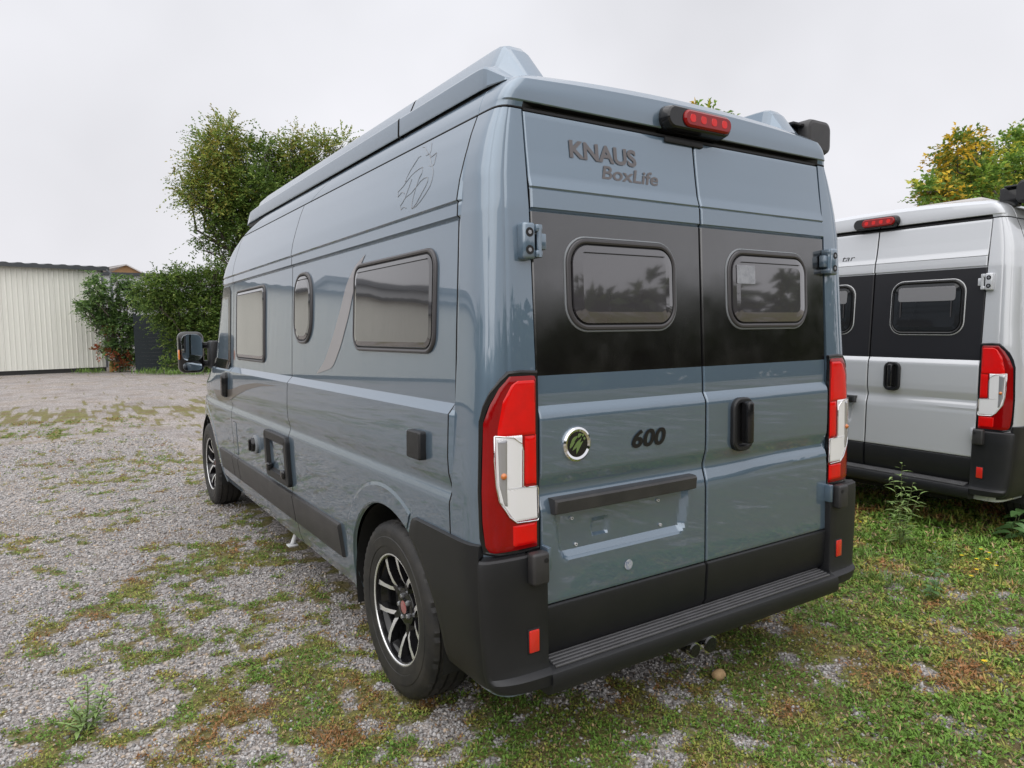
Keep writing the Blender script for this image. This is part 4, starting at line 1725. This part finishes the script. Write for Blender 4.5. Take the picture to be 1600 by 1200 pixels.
def limb(g, a, b, r0, r1, wob=.12, n=6):
    a, b = np.asarray(a, float), np.asarray(b, float)
    ln = np.linalg.norm(b - a)
    pts, rs = [], []
    for k in range(n + 1):
        t = k / n
        p = a * (1 - t) + b * t
        p = p + RNG.normal(0, wob * ln * .12, 3) * sin(pi * t)
        p[2] += ln * .08 * sin(pi * t)
        pts.append(tuple(p))
        rs.append(r0 * (1 - t) + r1 * t)
    g.tube(pts, rs, 7)


def make_tree(name, label, cat, base, lobes, nper, leaf, cols, trunk_r=.2, group=None, fork=.35, **kw):
    t = empty(name, label, cat, tuple(base), (0, 0, 0), group)
    base = np.asarray(base, float)
    g = G()
    top = np.mean([l[0] for l in lobes], 0)
    fk = base + (top - base) * np.array([.6, .6, fork])
    limb(g, base - np.array([0, 0, .15]), fk, trunk_r, trunk_r * .7, .1)
    for c, rad, ci, w in lobes:
        limb(g, fk + RNG.normal(0, .05, 3), np.asarray(c), trunk_r * .42, .02, .5)
        for _ in range(2):
            limb(g, np.asarray(c) * .6 + fk * .4, np.asarray(c) + RNG.normal(0, rad * .5, 3), trunk_r * .16, .01, .5, 4)
    g.v = [(a - base[0], b - base[1], c - base[2]) for a, b, c in g.v]
    g.build('trunk', [M['bark']], t)
    V, F, C = foliage(lobes, nper, leaf, cols, **kw)
    np_mesh('crown', V - base, F, C, M['leaf'], t)
    return t


def px_lobes(spec, Y, spread, scale=1.0):
    out = []
    for px, py, r, ci in spec:
        yy = Y + random.uniform(-spread, spread)
        c = at(px, py, yy)
        dist = np.dot(c - CAMP, _fw)
        rad = r * dist / FPX
        out.append((c, rad, ci, max(.02, (r / 45.0) ** 2) * scale))
    return out


GREENS = [(.045, .075, .016), (.060, .095, .020), (.085, .115, .026), (.032, .055, .013)]
HORN = [[(.05, .085, .018), (.065, .10, .02), (.09, .12, .028), (.035, .06, .014)],
        [(.080, .110, .022), (.115, .125, .026), (.055, .088, .018), (.135, .120, .028)]]
MAPLE = [[(.24, .165, .014), (.27, .18, .018), (.12, .115, .016), (.07, .10, .018), (.05, .085, .016)], [(.07, .12, .02), (.10, .15, .026), (.05, .09, .018), (.20, .20, .03)]]


def build_trees():
    spec = [(353, 205, 20, 1), (345, 232, 30, 1), (320, 225, 16, 0), (322, 262, 32, 1), (392, 256, 40, 0), (452, 250, 36, 1), (470, 222, 14, 1), (503, 240, 28, 1), (535, 226, 14, 1), (500, 218, 9, 1), (340, 300, 42, 1), (398, 305, 52, 0), (460, 292, 52, 0),
            (306, 300, 20, 0), (372, 342, 40, 0), (425, 345, 56, 0), (505, 300, 50, 1), (362, 384, 24, 0), (330, 374, 15, 0), (310, 370, 9, 0), (385, 405, 30, 0), (294, 298, 10, 1), (283, 301, 7, 1), (276, 300, 4, 1), (345, 332, 24, 0), (420, 228, 12, 0), (600, 290, 60, 0), (560, 350, 70, 0), (480, 400, 70, 0), (640, 350, 60, 0)]
    b = at(440, 560, 30)
    make_tree('hornbeam_tree', 'bushy green tree turning yellow at its tips behind the blue grey van', 'tree', (b[0], b[1], 0), px_lobes(spec, 30, 1.2), 560, .105, HORN, .22, twig=(.3, 1.15), leaves_per=12, inner=.8)
    # hedge between yard and hall
    spec = [(246, 430, 9, 0), (274, 424, 11, 0), (308, 428, 8, 0), (336, 418, 12, 0), (232, 455, 24, 0), (258, 450, 26, 0), (290, 447, 28, 0), (322, 445, 28, 0), (352, 440, 26, 0), (250, 480, 26, 0), (285, 485, 32, 0), (320, 485, 32, 0), (350, 480, 28, 0), (305, 520, 28, 0), (335, 520, 30, 0), (275, 510, 16, 0),
            (300, 555, 22, 0), (330, 560, 26, 0), (272, 538, 16, 0), (262, 572, 8, 0), (252, 505, 12, 0), (365, 500, 36, 0), (365, 550, 36, 0), (410, 480, 45, 0), (410, 545, 45, 0), (285, 572, 12, 0)]
    b = at(320, 580, 28.5)
    make_tree('hedge_shrub', 'dense tall green shrub growing beside the dark slatted fence', 'shrub', (b[0], b[1], 0), px_lobes(spec, 28.5, .7), 800, .085, [HORN[0] + [(.028, .05, .012)]], .07, fork=.2, twig=(.25, .6), leaves_per=10, inner=.75)
    # climbing bush at the corner of the cream hall
    spec = [(150, 452, 20, 0), (138, 485, 17, 0), (165, 480, 22, 0), (198, 462, 22, 0), (222, 470, 18, 0), (158, 508, 16, 0), (190, 505, 24, 0), (212, 508, 18, 0), (182, 540, 18, 0), (208, 540, 15, 0), (192, 568, 13, 0), (215, 560, 9, 0), (145, 432, 8, 0), (185, 440, 10, 0), (128, 478, 9, 0), (205, 440, 8, 0), (215, 522, 15, 0), (206, 562, 12, 0), (172, 495, 16, 0), (170, 540, 10, 0),
            (172, 517, 4, 1), (152, 546, 4, 1), (175, 549, 4, 1), (199, 553, 3, 1), (192, 570, 3, 1)]
    b = at(188, 583, 31.5)
    make_tree('creeper_bush', 'climbing bush with a few red leaves at the corner of the cream hall', 'bush', (b[0], b[1], 0), px_lobes(spec, 31.5, .35), 800, .10, [[(.05, .085, .03), (.07, .11, .035), (.09, .14, .045), (.035, .065, .022)], [(.13, .035, .018), (.17, .05, .022), (.10, .06, .02)]],
              .05, fork=.2, twig=(.15, .42), leaves_per=8, inner=.7, droop=.4)
    # maple on the right
    spec = [(1466, 303, 26, 0), (1448, 300, 16, 1), (1502, 258, 30, 0), (1495, 232, 20, 0), (1525, 222, 14, 0), (1478, 252, 14, 0), (1490, 285, 28, 1), (1528, 288, 32, 1), (1550, 262, 28, 1), (1576, 222, 16, 1), (1588, 206, 10, 1), (1562, 300, 28, 0), (1536, 275, 14, 0),
            (1590, 262, 28, 1), (1612, 238, 34, 1), (1540, 312, 28, 0), (1625, 290, 45, 1), (1500, 320, 30, 1), (1670, 250, 60, 1), (1690, 320, 60, 1), (1600, 350, 60, 1)]
    b = at(1590, 480, 12)
    make_tree('maple_tree', 'maple with yellow and green leaves behind the pale grey van', 'tree', (b[0], b[1], 0), px_lobes(spec, 12, 1.2), 330, .17, MAPLE, .25, twig=(.3, .8), leaves_per=9, group='maples beyond the parked vans')
    spec = [(1105, 182, 15, 1), (1120, 176, 7, 1), (1088, 176, 6, 0), (1080, 215, 26, 1), (1125, 215, 28, 1), (1100, 260, 50, 1), (1060, 290, 50, 0), (1150, 290, 50, 1), (1100, 330, 60, 1)]
    b = at(1105, 500, 15)
    make_tree('maple_tree', 'small tree whose green tip shows above the roof of the blue grey van', 'tree', (b[0], b[1], 0), px_lobes(spec, 15, .8), 150, .17, MAPLE, .18, twig=(.3, .7), leaves_per=9, group='maples beyond the parked vans')
    # woods round the rest of the yard: seen in the paint
    lob = []
    for k in range(120):
        a = radians(112 + 233 * (k + random.uniform(0, 1)) / 120)
        r = random.uniform(31, 37)
        x, y = CAMP[0] + r * sin(a), CAMP[1] + r * cos(a)
        if y > 18 and x < 0:
            continue
        hh = 3.6 + 1.9 * float(vnoise(k * .16, 2.5, 77)) + random.uniform(-.4, .4)
        for q in range(3):
            lob.append((np.array([x + random.uniform(-1, 1), y + random.uniform(-1, 1), hh * (.12 + .33 * q)]), random.uniform(1.5, 2.0), 0, 1.0))
    V, F, C = foliage(lob, 26, .75, [[tuple(c * .45 for c in q) for q in GREENS]], twig=(.5, 1.1), leaves_per=6)
    o = np_mesh('far_trees', V, F, C, M['leaf'])
    o['kind'] = 'stuff'
    o['label'] = 'far belt of green trees round the yard'


# ------------------------------------------------------------------ buildings behind
def build_backdrop():
    # the cream corrugated hall runs along (0.98, 0.20)
    o0 = np.array([-.17, 33.1])
    d = np.array([-.98, -.20])
    hall = empty('corrugated_hall', 'long cream hall of ribbed metal sheet with dark roof edge', 'hall', (o0[0], o0[1], 0), (0, 0, math.atan2(d[1], d[0])))
    # local x runs to the left along the wall, local y points away from the yard (towards +x world rotated): outward is +y local
    g = G()
    pw = .90
    prof = []
    for k in range(5):
        b = k * .18
        prof += [(b, 0), (b + .125, 0), (b + .14, .022), (b + .168, .022)]
    prof.append((pw - .004, 0))
    for (z0, z1) in ((.17, 4.30),):
        g.grid([[(x, y, z) for x, y in prof] for z in (z0, z1)])
    first = g.build('wall_panel', [M['cream']], hall, smooth=False)
    for k in range(1, 56):
        link_mesh('wall_panel', first.data, hall, (k * pw, 0.004 * (k % 3), 0))
    g = G()
    g.box(.0, 50.4, -.25, -.03, 0, .20)
    g.build('plinth', [M['plinth']], hall)
    g = G()
    g.box(-.06, .02, -.2, .06, .15, 4.32)
    g.build('corner_trim', [M['pipegrey']], hall)
    g = G()
    rows = [[], [], [], []]
    for k in range(0, 51 * 8 + 1):
        x = -.25 + k / 8
        h = .045 if k % 4 in (1, 2) else 0
        for j, (y, z) in enumerate(((.28, 4.26), (.28, 4.40), (-1.5, 4.52), (-12, 5.0))):
            rows[j].append((x, y, z + (h if j else 0)))
    g.grid(rows)
    g.build('roof', [M['roofdark']], hall, smooth=False)
    g = G()
    g.box(0, 50, -12, -11.9, 0, 4.9)
    g.box(-.02, .02, -12, -.2, 0, 4.5)
    g.build('back_wall', [M['cream']], hall)
    g = G()
    g.tube([(-.30, .25, .46), (-.30, .25, 4.15), (-.12, .25, 4.3)], .055, 10)
    g.build('downpipe', [M['pipegrey']], hall)
    g = G()
    g.tube([(-.30, .25, -.05), (-.30, .25, .48)], .085, 10)
    g.build('pipe_shoe', [M['pipeorange']], hall)
    b = at(175, 583, 31.9)
    g = G()
    g.tube([(b[0], b[1], -.1), (b[0], b[1], .30), (b[0], b[1], .47)], [.09, .09, .06], 10)
    tag(g.build('marker_post', [M['postyellow']], None), 'short ochre post next to the orange pipe foot at the hall corner', 'post')
    # pale hall behind
    A = at(165, 426, 37.5)
    hb = empty('white_hall', 'white flat roofed hall showing behind the climbing bush', 'hall', (A[0], A[1], 0))
    g = G()
    g.box(-.4, 16, 0, 9, 0, 4.42)
    g.build('wall', [M['white']], hb)
    g = G()
    g.box(-.5, 16.1, -.12, 9.1, 4.42, 4.56)
    g.build('roof_edge', [M['roofdark']], hb)
    g = G()
    g.box(1.35, 3.2, -.05, .05, 2.75, 3.30, 0, .01)
    w = g.build('window', [M['roofgrey']], hb)
    for k in range(3):
        g = G()
        g.box(1.42 + k * .6, 1.95 + k * .6, -.07, -.052, 2.82, 3.23)
        g.build('pane', [M['panedark']], w)
    # gabled roof peeking above it
    p = at(197, 414, 62)
    hs_ = empty('gabled_house', 'small house with brown gable and pale roof above the white hall', 'house', (p[0], p[1], 0))
    zt = p[2]
    g = G()
    g.add([(-1.6, 0, zt - .9), (1.7, 0, zt - .95), (0, 0, zt)], [(0, 1, 2)])
    g.add([(-1.6, 0, 0), (1.7, 0, 0), (1.7, 0, zt - .95), (-1.6, 0, zt - .9)], [(0, 1, 2, 3)])
    g.add([(1.7, 0, 0), (1.7, 8, 0), (1.7, 8, zt - .95), (1.7, 0, zt - .95)], [(0, 1, 2, 3)])
    g.build('gable_wall', [M['gable']], hs_, smooth=False)
    g = G()
    for (xa, za, xb, zb) in ((-2.6, zt - .98, 0, zt + .06), (0, zt + .06, 1.95, zt - 1.0)):
        g.add([(xa - (1.2 if xa < -1 else 0), -.2, za), (xb, -.2, zb), (xb - 2.2, 9, zb), (xa - 3.0, 9, za)], [(0, 1, 2, 3)])
        g.add([(xa - (1.2 if xa < -1 else 0), -.2, za - .1), (xb, -.2, zb - .1), (xb, -.2, zb), (xa - (1.2 if xa < -1 else 0), -.2, za)], [(0, 1, 2, 3)])
    g.build('roof', [M['palerooftile']], hs_, smooth=False)
    # taller hall further left, seen in the paint of the van
    hc = empty('grey_hall', 'tall pale hall with grey roof edge standing behind the cream hall', 'hall', (-13, 38, 0), (0, 0, math.atan2(.2, .98)))
    g = G()
    g.box(-50, 0, 0, 14, 0, 5.6)
    g.build('wall', [M['white']], hc)
    g = G()
    g.box(-50.2, .2, -.25, 14, 5.6, 5.9)
    g.build('roof_edge', [M['roofgrey']], hc)
    # dark slatted fence
    a, b = at(214, 583, 30.6), at(350, 583, 29.6)
    ln = math.hypot(b[0] - a[0], b[1] - a[1])
    fe = empty('slatted_fence', 'dark green slatted privacy fence between the bush and the tall shrub', 'fence', (a[0], a[1], 0), (0, 0, math.atan2(b[1] - a[1], b[0] - a[0])))
    g = G()
    g.box(0, ln, -.012, .012, 0, .1505, 0, .004, 1)
    sl = g.build('slat', [M['fence']], fe)
    sl.location = (0, 0, .05)
    for k in range(1, 15):
        link_mesh('slat', sl.data, fe, (0, 0, .05 + k * .152))
    for k in range(4):
        g = G()
        g.box(k * ln / 3 - .04, k * ln / 3 + .04, .015, .09, 0, 2.4)
        g.build('post', [M['fence']], fe)


# ------------------------------------------------------------------ small plants and stones
def blade(g, p, d, n, L, W, m=0, seg=4, bend=.35):
    """pointed leaf with a fold along its rib"""
    p, d, n = np.asarray(p, float), np.asarray(d, float), np.asarray(n, float)
    d = d / np.linalg.norm(d)
    s = np.cross(d, n)
    s /= max(np.linalg.norm(s), 1e-6)
    n = np.cross(s, d)
    rows = [[], [], []]
    for k in range(seg + 1):
        t = k / seg
        w = W * .5 * sin(pi * min(.06 + t ** .8 * .94, 1.0)) + .0004
        c = p + d * L * t - n * L * bend * t * t
        rows[0].append(tuple(c + s * w + n * w * .25))
        rows[1].append(tuple(c))
        rows[2].append(tuple(c - s * w + n * w * .25))
    g.grid(rows, m)


def leafy_plant(name, label, cat, base, stems, leafL, leafW, pitch, leafm, stemm, up=.5, tall=None, group=None, single=False):
    """stems: list of (dx, dy, height, lean x, lean y)"""
    t = empty(name, label, cat, tuple(base), (0, 0, 0), group)
    gs = G()
    for dx, dy, h, lx, ly in stems:
        pts = []
        for k in range(7):
            q = k / 6
            pts.append((dx + lx * q ** 1.5 + random.uniform(-.006, .006) * (k > 0), dy + ly * q ** 1.5, h * q - .01))
        gs.tube(pts, [.0035 * (1 - .7 * k / 6) for k in range(7)], 5)
        m = max(4, int(h / pitch))
        for k in range(m):
            q = .12 + .88 * (k + .5) / m
            a = k * 2.4 + random.uniform(-.5, .5)
            i = min(int(q * 6), 5)
            f = q * 6 - i
            p = np.array(pts[i]) * (1 - f) + np.array(pts[i + 1]) * f
            el = up + random.uniform(-.25, .3)
            sc = (1.1 - .55 * q) * random.uniform(.75, 1.2)
            g = G()
            d = (cos(a) * cos(el), sin(a) * cos(el), sin(el))
            n = (-cos(a) * sin(el), -sin(a) * sin(el), cos(el))
            blade(g, p, d, n, leafL * sc, leafW * sc)
            g.build('leaf', [leafm], t, angle=60)
    gs.build('stem', [stemm], t)
    return t


def build_details():
    def gp(px, py):
        p = ground_at(px, py)
        return (p[0], p[1], float(ground_h(p[0], p[1])))
    # tan stone behind the van
    st = empty('loose_stone', 'tan fist sized stone on the gravel below the tow bar', 'stone', gp(1123, 1060))
    bmx = bmesh.new()
    bmesh.ops.create_icosphere(bmx, subdivisions=3, radius=1)
    for v in bmx.verts:
        c = v.co.copy()
        k = 1 + .16 * (fbm(c.x * 1.3 + 5, c.y * 1.3 + c.z, 9, 3) - .5) * 2
        v.co = Vector((max(min(c.x * .033 * k, .029), -.030), max(min(c.y * .026 * k, .024), -.022), c.z * .026 * k + .018))
    me = bpy.data.meshes.new('stone')
    bmx.to_mesh(me)
    bmx.free()
    me.materials.append(M['stone'])
    me.polygons.foreach_set('use_smooth', np.ones(len(me.polygons), bool))
    me.set_sharp_from_angle(angle=radians(30))
    link_mesh('stone', me, st)
    # young willow-like weed on the left
    leafy_plant('weed', 'thin feathery green weed standing alone in the gravel at lower left', 'weed', gp(137, 1142),
                [(0, 0, .22, .01, .02), (.01, 0, .17, .07, .03), (-.01, 0, .15, -.05, .0), (.0, .01, .12, .10, .02), (-.015, -.01, .08, -.06, -.03)], .055, .016, .0075, M['weedleaf'], M['stem'], .5)
    # tall sprawling weed between the vans
    leafy_plant('weed', 'tall wiry pale green weed in front of the pale van step', 'weed', gp(1408, 856),
                [(0, 0, .52, -.10, .02), (0, .01, .60, .0, .0), (.01, 0, .45, .12, .0), (0, 0, .38, .16, -.04), (-.01, 0, .35, -.16, -.02)], .10, .020, .020, M['weedleaf'], M['stem'], .35)
    leafy_plant('weed', 'upright leafy green weed in the grass right of the step', 'weed', gp(1459, 938), [(0, 0, .30, .01, .0), (.015, 0, .16, .03, -.01), (-.015, 0, .12, -.04, 0)], .055, .034, .022, M['broadleaf'], M['stem'], .25)
    leafy_plant('weed', 'small pale weed below the pale van bumper', 'weed', gp(1487, 872), [(0, 0, .20, .02, 0), (.02, 0, .17, .08, 0), (-.01, 0, .12, -.05, 0)], .04, .014, .02, M['weedleaf'], M['stem'], .4)
    leafy_plant('broadleaf_plant', 'dark green broad leaved plant by the pale van at the picture edge', 'plant', gp(1582, 842),
                [(0, 0, .24, .0, -.03), (.08, .02, .22, .12, .0), (-.06, -.02, .18, -.10, -.03), (.02, -.06, .15, .05, -.10), (.15, 0, .24, .18, 0), (-.02, -.04, .12, -.06, -.08), (.10, -.05, .14, .12, -.08)], .15, .115, .042, M['broadleaf'], M['stem'], .05)
    # yellow flowers
    spots = [(1533, 866), (1546, 876), (1526, 884), (1543, 885), (1526, 902), (1518, 911), (1503, 876), (1345, 818), (1538, 1052), (1557, 893)]
    names = ['topmost yellow flower of the cluster in the grass', 'yellow flower just right of the topmost one', 'yellow flower at the left of the middle pair', 'yellow flower at the right of the middle pair',
             'yellow flower below the middle pair of the cluster', 'lowest yellow flower of the cluster in the grass', 'faded yellow flower left of the cluster',
             'single yellow flower close to the bumper corner', 'single yellow flower in the lower right lawn', 'small yellow flower at the right end of the cluster']
    for (px, py), nm in zip(spots, names):
        q = gp(px, py + 8)
        t = empty('yellow_flower', nm, 'flower', q, (0, 0, 0), 'yellow flowers in the grass')
        h = random.uniform(.05, .08)
        g = G()
        g.tube([(0, 0, -.01), (.004, 0, h * .6), (.0, .003, h)], .0016, 5)
        g.build('stem', [M['stem']], t)
        g = G()
        for k in range(7):
            a = 2 * pi * k / 7
            blade(g, (0, .003, h), (cos(a) * .9, sin(a) * .9, .35), (-cos(a) * .3, -sin(a) * .3, .9), .014, .009, 0, 2, .2)
        g.build('petals', [M['petal']], t)
    # taller grass tufts
    tufts = [(1385, 912), (1365, 905), (1420, 915), (1350, 842), (1400, 850), (1500, 845), (1540, 850), (1580, 885), (1450, 860), (1480, 885), (1560, 905), (1590, 920), (1440, 880), (1345, 870), (1520, 862), (1330, 905),
             (130, 583), (150, 583), (225, 584), (240, 585), (255, 584), (270, 586), (290, 585), (250, 578), (310, 586)]
    Ps, Ds, Ns, Ls, Ws, Cs = [], [], [], [], [], []
    for px, py in tufts:
        q = np.array(gp(px, py))
        dist = np.linalg.norm(q - CAMP)
        k = 1 if dist < 12 else 4.0
        m = 90
        p = q + np.stack([RNG.normal(0, .05 * k, m), RNG.normal(0, .05 * k, m), np.zeros(m)], 1)
        a = RNG.uniform(0, 2 * pi, m)
        el = RNG.uniform(.6, 1.45, m)
        Ps.append(p)
        Ds.append(np.stack([np.cos(a) * np.cos(el), np.sin(a) * np.cos(el), np.sin(el)], 1))
        Ns.append(np.stack([-np.cos(a) * np.sin(el), -np.sin(a) * np.sin(el), np.cos(el)], 1))
        L = RNG.uniform(.03, .085, m) * k
        Ls.append(L)
        Ws.append(L * RNG.uniform(.04, .13, m))
        c = np.array([[.14, .23, .05]]) * RNG.uniform(.6, 1.5, (m, 1))
        Cs.append(c)
    V, F = leaf_quads(*[np.concatenate(v) for v in (Ps, Ds, Ns, Ls, Ws)])
    o = np_mesh('grass', V, F, np.repeat(np.concatenate(Cs), 4, 0), M['cover'])
    o['kind'] = 'stuff'
    o['label'] = 'taller green grass tufts beside the vans and along the fence'


build_ground()
build_backdrop()
build_first_van()
build_second_van()
build_trees()
build_gravel()
build_cover()
build_details()
